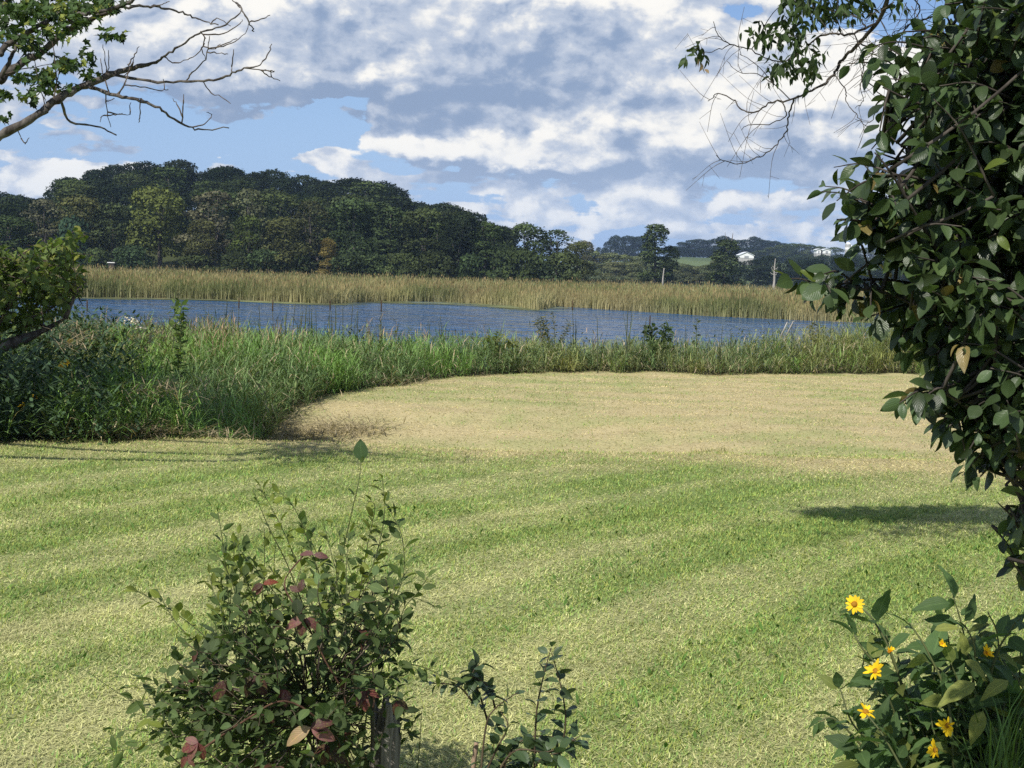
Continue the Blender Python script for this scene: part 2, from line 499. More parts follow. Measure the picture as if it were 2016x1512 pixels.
def leaf_material(name, rough=0.5, spec=0.35, trans=0.3, vein=0.0, mottle=0.0, tcol=(1.15, 1.25, 0.5, 1)):
    m, T, out = material(name)
    c = tint_socket(T)
    geo = T.new('ShaderNodeNewGeometry')
    n = T.noise(T.new('ShaderNodeTexCoord').outputs['Object'], 3.0, 3, .6).outputs[0]
    c = T.mix(T.m('MULTIPLY', T.ss(n, .3, .75), 0.35), c, T.mix(1.0, c, (1.5, 1.35, 0.9, 1), 'MULTIPLY'))
    bump = None
    if vein:
        uvn = T.new('ShaderNodeUVMap', uv_map='uv')
        s = T.new('ShaderNodeSeparateXYZ'); T.l.new(uvn.outputs[0], s.inputs[0])
        au = T.m('ABSOLUTE', T.m('SUBTRACT', s.outputs[0], 0.5))
        mid = T.m('SUBTRACT', 1.0, T.ss(au, 0.015, 0.05))
        ph = T.m('MULTIPLY', T.m('SUBTRACT', T.m('MULTIPLY', s.outputs[1], 9.0), T.m('MULTIPLY', au, 7.0)), 6.2832)
        side = T.ss(T.m('COSINE', ph), 0.80, 1.0)
        vv = T.m('MAXIMUM', mid, T.m('MULTIPLY', side, 0.55))
        c = T.mix(T.m('MULTIPLY', vv, vein), c, T.mix(1.0, c, (2.0, 1.9, 1.8, 1), 'MULTIPLY'))
        bn = T.new('ShaderNodeBump'); bn.inputs['Strength'].default_value = 0.25; bn.inputs['Distance'].default_value = 0.001
        T.l.new(T.m('SUBTRACT', T.m('COSINE', ph), vv), bn.inputs['Height'])
        bump = bn.outputs[0]
    if mottle:
        n2 = T.noise(T.new('ShaderNodeTexCoord').outputs['Object'], 9.0, 4, .6).outputs[0]
        c = T.mix(T.m('MULTIPLY', T.ss(n2, .5, .62), mottle), c, (0.25, 0.28, 0.06, 1))
    under = T.mix(1.0, c, (1.35, 1.35, 1.5, 1), 'MULTIPLY')
    c = T.mix(geo.outputs['Backfacing'], c, under)
    p = T.new('ShaderNodeBsdfPrincipled')
    T.l.new(c, p.inputs['Base Color'])
    p.inputs['Roughness'].default_value = rough
    p.inputs['Specular IOR Level'].default_value = spec
    if bump is not None: T.l.new(bump, p.inputs['Normal'])
    tr = T.new('ShaderNodeBsdfTranslucent')
    T.l.new(T.mix(1.0, c, tcol, 'MULTIPLY'), tr.inputs[0])
    mx = T.new('ShaderNodeMixShader'); mx.inputs[0].default_value = trans
    T.l.new(p.outputs[0], mx.inputs[1]); T.l.new(tr.outputs[0], mx.inputs[2])
    T.l.new(mx.outputs[0], out.inputs[0])
    return m

def simple_foliage(name, trans=0.2, var=0.35, scale=0.8):
    """diffuse cards with a slow change of tone through the crown"""
    m, T, out = material(name)
    c = tint_socket(T)
    n = T.noise(T.new('ShaderNodeTexCoord').outputs['Object'], scale, 3, .6).outputs[0]
    c = T.mix(T.ss(n, .3, .7), T.mix(1.0, c, (1 - var, 1 - var, 1 - var, 1), 'MULTIPLY'), T.mix(1.0, c, (1 + var, 1 + var, 1 + var * .6, 1), 'MULTIPLY'))
    d = T.new('ShaderNodeBsdfDiffuse'); T.l.new(c, d.inputs[0])
    tr = T.new('ShaderNodeBsdfTranslucent'); T.l.new(T.mix(1.0, c, (1.1, 1.2, .6, 1), 'MULTIPLY'), tr.inputs[0])
    mx = T.new('ShaderNodeMixShader'); mx.inputs[0].default_value = trans
    T.l.new(d.outputs[0], mx.inputs[1]); T.l.new(tr.outputs[0], mx.inputs[2])
    T.l.new(mx.outputs[0], out.inputs[0])
    return m

def bark_material(name, c1, c2, scale=14.0, stretch=0.25):
    m, T, out = material(name)
    co = T.new('ShaderNodeTexCoord').outputs['Object']
    n = T.noise(T.v('MULTIPLY', co, (1, 1, stretch)), scale, 5, .65).outputs[0]
    c = T.mix(T.ss(n, .35, .68), c1, c2)
    c = T.mix(1.0, c, tint_socket(T), 'MULTIPLY')
    p = T.new('ShaderNodeBsdfPrincipled'); T.l.new(c, p.inputs['Base Color']); p.inputs['Roughness'].default_value = .85
    p.inputs['Specular IOR Level'].default_value = .2
    b = T.new('ShaderNodeBump'); b.inputs['Strength'].default_value = .7; b.inputs['Distance'].default_value = .01
    T.l.new(n, b.inputs['Height']); T.l.new(b.outputs[0], p.inputs['Normal'])
    T.l.new(p.outputs[0], out.inputs[0])
    return m

def ground_material(name, scale=6.0, amt=0.35):
    m, T, out = material(name)
    c = tint_socket(T, False)
    pos = T.new('ShaderNodeNewGeometry').outputs['Position']
    n = T.noise(pos, scale, 6, .7).outputs[0]
    n2 = T.noise(T.v('MULTIPLY', pos, (1, 1, 1)), scale * 9, 4, .7).outputs[0]
    f = T.m('MULTIPLY_ADD', T.m('SUBTRACT', n, .5), amt * 1.5, T.m('MULTIPLY_ADD', T.m('SUBTRACT', n2, .5), amt * 2.2, 1.0))
    g = T.new('ShaderNodeCombineColor')
    for i in range(3): T.l.new(f, g.inputs[i])
    c = T.mix(1.0, c, g.outputs[0], 'MULTIPLY')
    p = T.new('ShaderNodeBsdfPrincipled'); T.l.new(c, p.inputs['Base Color'])
    p.inputs['Roughness'].default_value = .95; p.inputs['Specular IOR Level'].default_value = .1
    b = T.new('ShaderNodeBump'); b.inputs['Strength'].default_value = .9; b.inputs['Distance'].default_value = .03
    T.l.new(n2, b.inputs['Height']); T.l.new(b.outputs[0], p.inputs['Normal'])
    T.l.new(p.outputs[0], out.inputs[0])
    return m

def plain(name, col, rough=.7, grime=0.2, scale=2.0):
    m, T, out = material(name)
    co = T.new('ShaderNodeTexCoord').outputs['Object']
    n = T.noise(co, scale, 5, .65).outputs[0]
    c = T.mix(T.m('MULTIPLY', T.ss(n, .4, .75), grime), col, (col[0] * .5, col[1] * .48, col[2] * .45, 1))
    p = T.new('ShaderNodeBsdfPrincipled'); T.l.new(c, p.inputs['Base Color']); p.inputs['Roughness'].default_value = rough
    T.l.new(p.outputs[0], out.inputs[0])
    return m

M_GLOSSY = leaf_material('glossy_leaf', rough=.38, spec=.42, trans=.18, vein=.2)
M_LEAF = leaf_material('soft_leaf', rough=.55, spec=.2, trans=.32, vein=.42)
M_MAPLE = leaf_material('maple_leaf', rough=.55, spec=.2, trans=.2)
M_RED = leaf_material('red_creeper_leaf', rough=.5, spec=.3, trans=.3, vein=.5, mottle=.35, tcol=(1.3, .7, .5, 1))
M_PALE = leaf_material('mildewed_leaf', rough=.6, spec=.2, trans=.3, vein=.5, mottle=.6)
M_PETAL = leaf_material('petal', rough=.6, spec=.2, trans=.35, tcol=(1.1, 1.0, .4, 1))
M_GRASS = leaf_material('grass_blade', rough=.6, spec=.25, trans=.28, tcol=(1.1, 1.2, .6, 1))
M_CLIP = simple_foliage('mown_grass', .2, .15, 2.0)
M_REED = simple_foliage('reed', .25, .2, .15)
M_CROWN = simple_foliage('far_foliage', .12, .38, .35)
M_BARK = bark_material('bark', (.038, .032, .027, 1), (.155, .138, .12, 1))
M_DARKBARK = bark_material('dark_bark', (.03, .025, .02, 1), (.10, .085, .07, 1))
M_TWIG = bark_material('twig_bark', (.06, .045, .035, 1), (.16, .13, .10, 1), 30)
M_STEM = leaf_material('green_stem', rough=.6, spec=.3, trans=.0)
M_GREYWOOD = bark_material('weathered_wood', (.035, .03, .027, 1), (.30, .275, .24, 1), 30, .05)
M_PALEWOOD = bark_material('bleached_wood', (.24, .22, .19, 1), (.48, .45, .40, 1), 9, .1)
M_LAWN = ground_material('lawn_soil', 3.0, .35)
M_LAND = ground_material('land', .05, .30)

# ------------------------------------------------------------------ ground shapes
_bp = [(-400, 884), (-150, 880), (0, 876), (170, 874), (330, 867), (470, 853), (560, 801), (700, 768), (860, 746), (1000, 737), (1200, 733),
       (1400, 737), (1600, 736), (1760, 734), (1950, 734), (2300, 736)]
_bpw = np.array([gp(px, py, 0.0 if px < 480 else -0.06) for px, py in _bp])
BANK_A = 1008 + FPX * _bpw[:, 0] / _bpw[:, 1]
BANK_Y = _bpw[:, 1]
def bank_front(x, y):
    a = 1008 + FPX * x / np.maximum(y, 0.5)
    return np.interp(a, BANK_A, BANK_Y)
def lawn_z(x, y):
    x = np.asarray(x, float); y = np.asarray(y, float)
    s = 1 - sstep(x, -0.6, 4.2)
    swale = sstep(y, 13.75, 14.45) * (1 - sstep(y, 15.6, 19.5))
    z = -0.40 * swale * (0.22 + 0.84 * s)
    z = z - 0.07 * sstep(y, 16, 20)
    z = z + 0.05 * (fbm(x * .5, y * .5, 5, 3) - .5) * sstep(y, 6, 9)
    z = z + (.05 * (fbm(x * 1.6, y * 2.2, 6, 3) - .5) + .035 * (fbm(x * 4.5, y * 4.5, 16, 2) - .5)) * sstep(y, 12.5, 14.5)
    z = z - 2.3 * sstep(y - np.maximum(25.0, bank_front(x, y) + 1.8), 0.0, 7.0)
    return z

_shore_px = [(-300, 583), (0, 584), (150, 586), (330, 588), (460, 591), (640, 599), (735, 594), (850, 594), (1000, 602), (1058, 611), (1092, 603),
             (1250, 613), (1400, 623), (1580, 631), (1750, 637), (2000, 645), (2400, 655)]
WATER_Z = -1.5
_sw = np.array([gp(px, py, WATER_Z) for px, py in _shore_px])
SHORE_A = 1008 + FPX * _sw[:, 0] / _sw[:, 1]
SHORE_Y = _sw[:, 1]
def shore_y(x, y):
    a = 1008 + FPX * x / np.maximum(y, 1)
    return np.interp(a, SHORE_A, SHORE_Y) + 1.2 * (fbm(x * .25, y * 0 + 3.0, 9, 3) - .5)

_sil = [(-700, 400), (-300, 385), (0, 380), (60, 388), (140, 348), (200, 326), (240, 316), (330, 318), (390, 330), (440, 326), (520, 338), (600, 350), (640, 344),
        (720, 352), (760, 366), (800, 394), (860, 398), (920, 416), (960, 440), (990, 458), (1010, 520), (1030, 545), (2600, 545)]
SIL_A = np.array([p[0] for p in _sil]); SIL_Y = np.array([p[1] for p in _sil])
def sil_top(a, D):
    """height of the wooded skyline in direction a at distance D"""
    return EYE[2] + (yh(a) - np.interp(a, SIL_A, SIL_Y)) / FPX * D
def land_z(x, y):
    x = np.asarray(x, float); y = np.asarray(y, float)
    a = 1008 + FPX * x / np.maximum(y, 1)
    z = np.where((y > shore_y(x, y)) | (y < 30), -1.44, -2.6)
    H = np.maximum(sil_top(a, 385) - 12.0, 0)
    z = z + H * sstep(y, 262, 385) * (1 - 0.6 * sstep(y, 480, 800))
    fr = sstep(a, 1050, 1330)
    z = z + fr * (15.0 * sstep(y, 560, 1050) + 0.0 * y)
    z = z + (1 - fr) * 8 * sstep(y, 700, 1500)
    return z

def grid_mesh(name, xs, ys, zf, tintf, mat, kind='structure'):
    X, Y = np.meshgrid(xs, ys)
    Z = zf(X, Y)
    V = np.stack([X, Y, Z], -1).reshape(-1, 3)
    n, m = len(xs), len(ys)
    j, i = np.meshgrid(np.arange(m - 1), np.arange(n - 1), indexing='ij')
    a = j * n + i
    F = np.concatenate([np.stack([a, a + 1, a + n + 1], -1).reshape(-1, 3), np.stack([a, a + n + 1, a + n], -1).reshape(-1, 3)])
    o = link(name, new_mesh(name, V, F, tintf(V[:, 0], V[:, 1]), None, mat))
    o['kind'] = kind
    return o

# colour of the mown field: greener near, straw towards the far edge, arcs left by the mower
def field_colour(x, y):
    r = np.hypot(x - 19.2, y + 4.3)
    wob = 0.55 * (fbm(x * .35, y * .35, 3, 3) - .5)
    s = np.sin((r + wob) * 2 * np.pi / 1.15)
    s2 = np.sin((r + wob * 1.3) * 2 * np.pi / 0.43 + 1.0)
    patch = fbm(x * .55, y * .4, 21, 4) - .5
    fine = fbm(x * 3.1, y * 3.1, 8, 3) - .5
    big = fbm(x * .16 + 4, y * .16, 40, 3) - .5
    g = 0.56 + 0.26 * s + .13 * s2 + 0.8 * patch + .45 * fine + 0.8 * big
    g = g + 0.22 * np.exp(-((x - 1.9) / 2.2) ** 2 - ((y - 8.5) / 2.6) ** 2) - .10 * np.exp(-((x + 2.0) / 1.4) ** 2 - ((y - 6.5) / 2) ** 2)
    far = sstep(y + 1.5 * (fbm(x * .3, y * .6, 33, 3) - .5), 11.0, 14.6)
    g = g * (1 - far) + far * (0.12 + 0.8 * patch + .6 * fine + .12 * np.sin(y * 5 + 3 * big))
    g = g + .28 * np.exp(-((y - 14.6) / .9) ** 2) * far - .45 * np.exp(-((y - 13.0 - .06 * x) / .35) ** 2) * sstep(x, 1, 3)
    return np.clip(g, 0, 1), far
GREEN = np.array([.270, .370, .105]); STRAW = np.array([.58, .57, .27]); HAY = np.array([.60, .505, .27])
def field_rgb(x, y):
    g, far = field_colour(x, y)
    st = STRAW * (1 - far[:, None]) + HAY * far[:, None]
    return st * (1 - g[:, None]) + GREEN * g[:, None]
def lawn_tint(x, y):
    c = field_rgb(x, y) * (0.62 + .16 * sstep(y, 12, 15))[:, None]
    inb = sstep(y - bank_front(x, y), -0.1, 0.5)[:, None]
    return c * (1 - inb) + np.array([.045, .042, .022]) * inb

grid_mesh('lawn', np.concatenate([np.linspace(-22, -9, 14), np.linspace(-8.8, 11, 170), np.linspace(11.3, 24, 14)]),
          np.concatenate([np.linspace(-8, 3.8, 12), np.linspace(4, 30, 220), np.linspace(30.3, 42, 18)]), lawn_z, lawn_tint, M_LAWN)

def land_tint(x, y):
    a = 1008 + FPX * x / np.maximum(y, 1)
    c = np.empty((len(x), 3)); c[:] = (.05, .06, .022)
    reed = (y < 262)
    c[reed] = (.16, .13, .06)
    c[(y < shore_y(x, y))] = (.05, .045, .03)
    f = sstep(y, 560, 640)[:, None]
    field = np.where((fbm(x * .006, y * .006, 2, 2) > .42)[:, None], np.array([.115, .15, .055]), np.array([.08, .11, .04]))
    return c * (1 - f) + field * f
grid_mesh('land', np.linspace(-2600, 2600, 3), np.array([-2600., -700, 33]), lambda X, Y: -2.7 + 0 * X, land_tint, M_LAND)
def far_grid():
    aa = np.concatenate([np.linspace(-4200, -500, 14), np.linspace(-450, 2450, 150), np.linspace(2600, 6200, 14)])
    yy = np.concatenate([np.linspace(33, 80, 5), np.linspace(82, 130, 50), np.linspace(135, 420, 60), np.linspace(440, 1500, 40), np.array([1800., 2200])])
    A, Y = np.meshgrid(aa, yy)
    X = (A - 1008) / FPX * Y
    Z = land_z(X, Y)
    V = np.stack([X, Y, Z], -1).reshape(-1, 3)
    n, m = len(aa), len(yy)
    j, i = np.meshgrid(np.arange(m - 1), np.arange(n - 1), indexing='ij'); a = j * n + i
    F = np.concatenate([np.stack([a, a + 1, a + n + 1], -1).reshape(-1, 3), np.stack([a, a + n + 1, a + n], -1).reshape(-1, 3)])
    o = link('hills', new_mesh('hills', V, F, land_tint(V[:, 0], V[:, 1]), None, M_LAND)); o['kind'] = 'structure'
far_grid()

# ------------------------------------------------------------------ water
def build_water():
    m, T, out = material('lake_water')
    pos = T.new('ShaderNodeNewGeometry').outputs['Position']
    w1 = T.noise(T.v('MULTIPLY', pos, (1.25, .70, 1.0)), 1.0, 3, .5, .4).outputs[0]
    w2 = T.noise(T.v('MULTIPLY', pos, (.40, .26, 1.0)), 1.0, 3, .5).outputs[0]
    h = T.m('MULTIPLY_ADD', w1, .5, w2)
    b = T.new('ShaderNodeBump'); b.inputs['Strength'].default_value = 1.0; b.inputs['Distance'].default_value = 1.2
    T.l.new(h, b.inputs['Height'])
    p = T.new('ShaderNodeBsdfPrincipled')
    gust = T.noise(T.v('MULTIPLY', pos, (.03, .12, 1.0)), 1.0, 3, .5).outputs[0]
    T.l.new(T.mix(T.ss(gust, .35, .65), (.004, .046, .130, 1), (.013, .080, .195, 1)), p.inputs['Base Color'])
    p.inputs['Roughness'].default_value = .12
    p.inputs['IOR'].default_value = 1.33
    p.inputs['Specular IOR Level'].default_value = .22
    T.l.new(b.outputs[0], p.inputs['Normal'])
    T.l.new(p.outputs[0], out.inputs[0])
    V = np.array([[-420, 26.5, WATER_Z], [420, 26.5, WATER_Z], [420, 230, WATER_Z], [-420, 230, WATER_Z]])
    o = link('lake_water', new_mesh('lake_water', V, np.array([[0, 1, 2], [0, 2, 3]]), None, None, m)); o['kind'] = 'structure'
build_water()

# thin rafts of duckweed along the far shore
def build_duckweed():
    rng = np.random.default_rng(3); acc = Acc()
    for k in range(150):
        a = rng.uniform(150, 780) if k < 100 else rng.uniform(780, 1100)
        Y = float(np.interp(a, SHORE_A, SHORE_Y)) - rng.uniform(-.5, 3.2 if k < 100 else 9)
        x = (a - 1008) / FPX * Y
        n = 12; ang = np.linspace(0, 2 * np.pi, n, endpoint=False)
        rr = rng.uniform(.6, 1.25, n)
        V = np.stack([x + np.cos(ang) * rr * rng.uniform(1.2, 3.2), Y + np.sin(ang) * rr * rng.uniform(.2, .5), np.full(n, WATER_Z + .006 + .0004 * k)], -1)
        F = np.array([[0, i, i + 1] for i in range(1, n - 1)])
        acc.add(V, F, np.array([.27, .29, .15]) * rng.uniform(.8, 1.15))
    tag(link('duckweed', acc.mesh('duckweed', M_REED)), 'pale green duckweed rafts floating along the far reed shore', 'duckweed', None, 'stuff')
build_duckweed()

# ------------------------------------------------------------------ reed bed
def build_reeds():
    rng = np.random.default_rng(5)
    B = []; front = []
    def scatter(n, d0, d1, p):
        a = rng.uniform(-260, 2300, n)
        sy = np.interp(a, SHORE_A, SHORE_Y)
        Y = sy + .1 + d0 + (d1 - d0) * rng.random(n) ** p
        x = (a - 1008) / FPX * Y
        ok = (Y > shore_y(x, Y) - .3)
        return x[ok], Y[ok], (Y - sy)[ok]
    parts = [scatter(20000, 0, 5, 1.0), scatter(20000, 4, 45, 1.1), scatter(26000, 40, 145, .85)]
    x = np.concatenate([p[0] for p in parts]); y = np.concatenate([p[1] for p in parts]); d = np.concatenate([p[2] for p in parts])
    keep = y < 258; x, y, d = x[keep], y[keep], d[keep]
    n = len(x)
    clump = fbm(x * .13, y * .05, 14, 4); c2 = fbm(x * .55, y * .2, 77, 3)
    hgt = (1.02 + 1.2 * c2 + .6 * (clump - .5)) * rng.uniform(.72, 1.1, n)
    hgt *= 1 - .35 * np.exp(-(d / .8) ** 2) * rng.random(n)
    K = 4
    acc = Acc()
    X0, Y0, D0_, H0, CL, C2 = x, y, d, hgt, clump, c2
    for k in range(K):
        keep = (D0_ < 12) | ((D0_ < 45) & (k < 3)) | (k < 2)
        x, y, d, hgt, clump, c2 = X0[keep], Y0[keep], D0_[keep], H0[keep], CL[keep], C2[keep]; n = len(x)
        base = np.stack([x + rng.normal(0, .22, n), y + rng.normal(0, .25, n), np.full(n, -1.5)], -1)
        wid = np.where(d < 40, .045, .075) * rng.uniform(.7, 1.5, n) * np.maximum(1, y / 130)
        green = np.clip(.58 + 3.4 * (clump - .5) + rng.normal(0, .15, n) + 1.2 * (c2 - .5), 0, 1)[:, None]
        dry = np.array([.38, .33, .17]) * rng.uniform(.75, 1.2, (n, 1)); grn = np.array([.165, .195, .075]) * rng.uniform(.7, 1.2, (n, 1))
        tipc = dry * (1 - green) + grn * green
        low = np.array([.58, .52, .30]) * rng.uniform(.6, 1.1, (n, 1))
        lowmix = np.clip(rng.normal(.55, .25, (n, 1)), 0, 1)
        lowc = low * lowmix + tipc * (1 - lowmix)
        h = hgt * rng.uniform(.6, 1.08, n)
        V, F, T = blades(base, rng.uniform(0, 6.28, n), h, rng.uniform(0, .22, n), rng.uniform(0, 1.5, n) ** 1.6, wid, lowc, 3 if k < 1 else 2, tipc)
        acc.add(V, F, T)
    x, y, d, hgt, clump, c2 = X0, Y0, D0_, H0, CL, C2; n = len(x)
    # tan plumes and leaf tips over the top
    s = rng.random(n) < .30
    base = np.stack([x[s], y[s], -1.5 + hgt[s] * .86], -1); m = s.sum()
    V, F, T = blades(base, rng.uniform(0, 6.28, m), rng.uniform(.25, .45, m), rng.uniform(0, .3, m), rng.uniform(.2, 1.0, m), rng.uniform(.04, .09, m) * np.maximum(1, y[s] / 130),
                     np.array([.30, .235, .12]) * rng.uniform(.6, 1.3, (m, 1)), 2)
    acc.add(V, F, T)
    tag(link('reed_bed', acc.mesh('reed_bed', M_REED)), 'wide bed of tan and green reeds across the far side of the lake', 'reeds', None, 'stuff')
build_reeds()

# ------------------------------------------------------------------ far trees
def crown_piece(rng, lobes, nq, size, jitter=.55):
    """leaf clumps spread over a set of lobes [(centre, radii)]"""
    acc = Acc()
    Cc = np.array([l[0] for l in lobes]); R = np.array([l[1] for l in lobes])
    wts = (R ** 2).mean(1) ** 1.0; wts /= wts.sum()
    idx = rng.choice(len(lobes), nq * 2, p=wts)
    d = unit(rng.normal(size=(nq * 2, 3))); d[:, 2] = np.where(d[:, 2] < -.35, -d[:, 2] * .5, d[:, 2]); d = unit(d)
    rad = rng.uniform(.80, 1.06, (nq * 2, 1))
    lump = 1 + .16 * np.sin(d[:, :1] * 7 + idx[:, None]) * np.sin(d[:, 1:2] * 8 + idx[:, None] * 2) + .10 * np.sin(d[:, 2:] * 13)
    P = Cc[idx] + R[idx] * d * rad * lump
    inside = np.zeros(len(P), bool)
    for k in range(len(lobes)):
        q = (P - Cc[k]) / R[k]
        inside |= ((q ** 2).sum(1) < .62) & (idx != k)
    keep = (~inside) | (rng.random(len(P)) < .12)
    P, d, idx = P[keep][:nq], d[keep][:nq], idx[keep][:nq]
    n = len(P)
    nr = unit(d + rng.normal(0, jitter, (n, 3)))
    t1 = unit(np.cross(nr, rng.normal(size=(n, 3)))); t2 = np.cross(nr, t1)
    s = size * rng.uniform(.5, 1.35, (n, 1)); s2 = s * rng.uniform(.5, 1.0, (n, 1))
    ltint = rng.uniform(.72, 1.28, len(lobes))[idx][:, None] * rng.uniform(.7, 1.3, (n, 1)) * np.array([1, 1, 1.0])
    V = np.stack([P - t1 * s, P - t2 * s2, P + t1 * s * .9, P + t2 * s2], 1).reshape(-1, 3)
    F = (np.array([[0, 1, 2], [0, 2, 3]])[None] + (np.arange(n) * 4)[:, None, None]).reshape(-1, 3)
    return acc.add(V, F, np.repeat(ltint, 4, 0))

def make_lobes(rng, h0, h1, w, n, kind):
    lobes = []
    for k in range(n):
        t = (k + rng.random()) / n
        z = h0 + (h1 - h0) * t
        if kind == 'oak': prof = math.sin(math.pi * (.18 + .72 * t)) ** .7
        elif kind == 'dense': prof = math.sin(math.pi * (.22 + .66 * t)) ** .8
        elif kind == 'tall': prof = (1 - t) ** .55 * .9 + .18 if t > .15 else .75
        else: prof = math.sin(math.pi * (.3 + .62 * t))
        rl = w * .5 * rng.uniform(.34, .55) * (1.0 if kind != 'thin' else .62)
        rr = max(0, w * .5 * prof - rl * .75) * math.sqrt(rng.random()) ** .7
        a = rng.uniform(0, 6.28)
        zz = min(z, h1 - rl * .8)
        lobes.append((np.array([rr * math.cos(a), rr * math.sin(a), zz]), np.array([rl, rl, rl * rng.uniform(.65, .95)])))
    return lobes

FAR = {}
def far_proto(key, kind, seed, H, h0, w, nl, nq, size, limbs=5, rt=.28):
    rng = np.random.default_rng(seed)
    lobes = make_lobes(rng, h0, H, w, nl, kind)
    cm = crown_piece(rng, lobes, nq, size).mesh('crown', M_CROWN, smooth=False)
    tr = Acc()
    top = np.array([[0, 0, -.3], [.1, .05, H * .3], [-.1, .1, H * .55], [.15, 0, H * .8]])
    V, F = tube(spline(top, 3), np.linspace(rt, rt * .25, 10), 6); tr.add(V, F)
    for k in range(limbs):
        l = lobes[rng.integers(len(lobes))][0]
        z0 = max(.15 * H, min(l[2] - .25 * abs(l[2]), H * rng.uniform(.2, .6)))
        s = np.array([0, 0, z0]); V, F = tube(spline([s, s * .5 + l * .5 + [0, 0, -.4], l], 3), np.linspace(rt * .5, rt * .12, 7), 5); tr.add(V, F)
    FAR[key] = (cm, tr.mesh('trunk', M_BARK), H, w)
for s in range(3):
    far_proto(('oak', s), 'oak', 100 + s, 13, 3.0, 11, 20, 5200, .235)
    far_proto(('dense', s), 'dense', 200 + s, 14, .8, 9, 24, 5200, .215)
    far_proto(('tall', s), 'tall', 300 + s, 15, 1.2, 7, 20, 4200, .21)
for s in range(2):
    far_proto(('thin', s), 'thin', 400 + s, 14, 2.5, 9, 30, 2300, .21, limbs=16, rt=.22)
    far_proto(('bush', s), 'dense', 500 + s, 4, 0.1, 5.5, 12, 1500, .19, limbs=2, rt=.06)

def far_tree(name, key, x, y, z, height, width, col, label, cat='tree', group=None, rot=None):
    cm, tm, H, w = FAR[key]
    r = thing(name, label, cat, (x, y, z), group)
    r.scale = (width / w, width / w, height / H)
    r.rotation_euler = (0, 0, random.uniform(0, 6.28) if rot is None else rot)
    link('crown', cm, r, None, col); link('trunk', tm, r)
    return r

OAK_SHADED = (.023, .034, .017); MID = (.052, .072, .030); OLIVE = (.078, .088, .036); GREYG = (.105, .108, .064); YEL = (.105, .132, .044); ORANGE = (.155, .125, .042)  # oak green is darkened to carry a cloud shadow over the hill
def jit(c, a=.18):
    k = random.uniform(1 - a, 1 + a)
    return (c[0] * k * random.uniform(.93, 1.08), c[1] * k, c[2] * k * random.uniform(.9, 1.1))

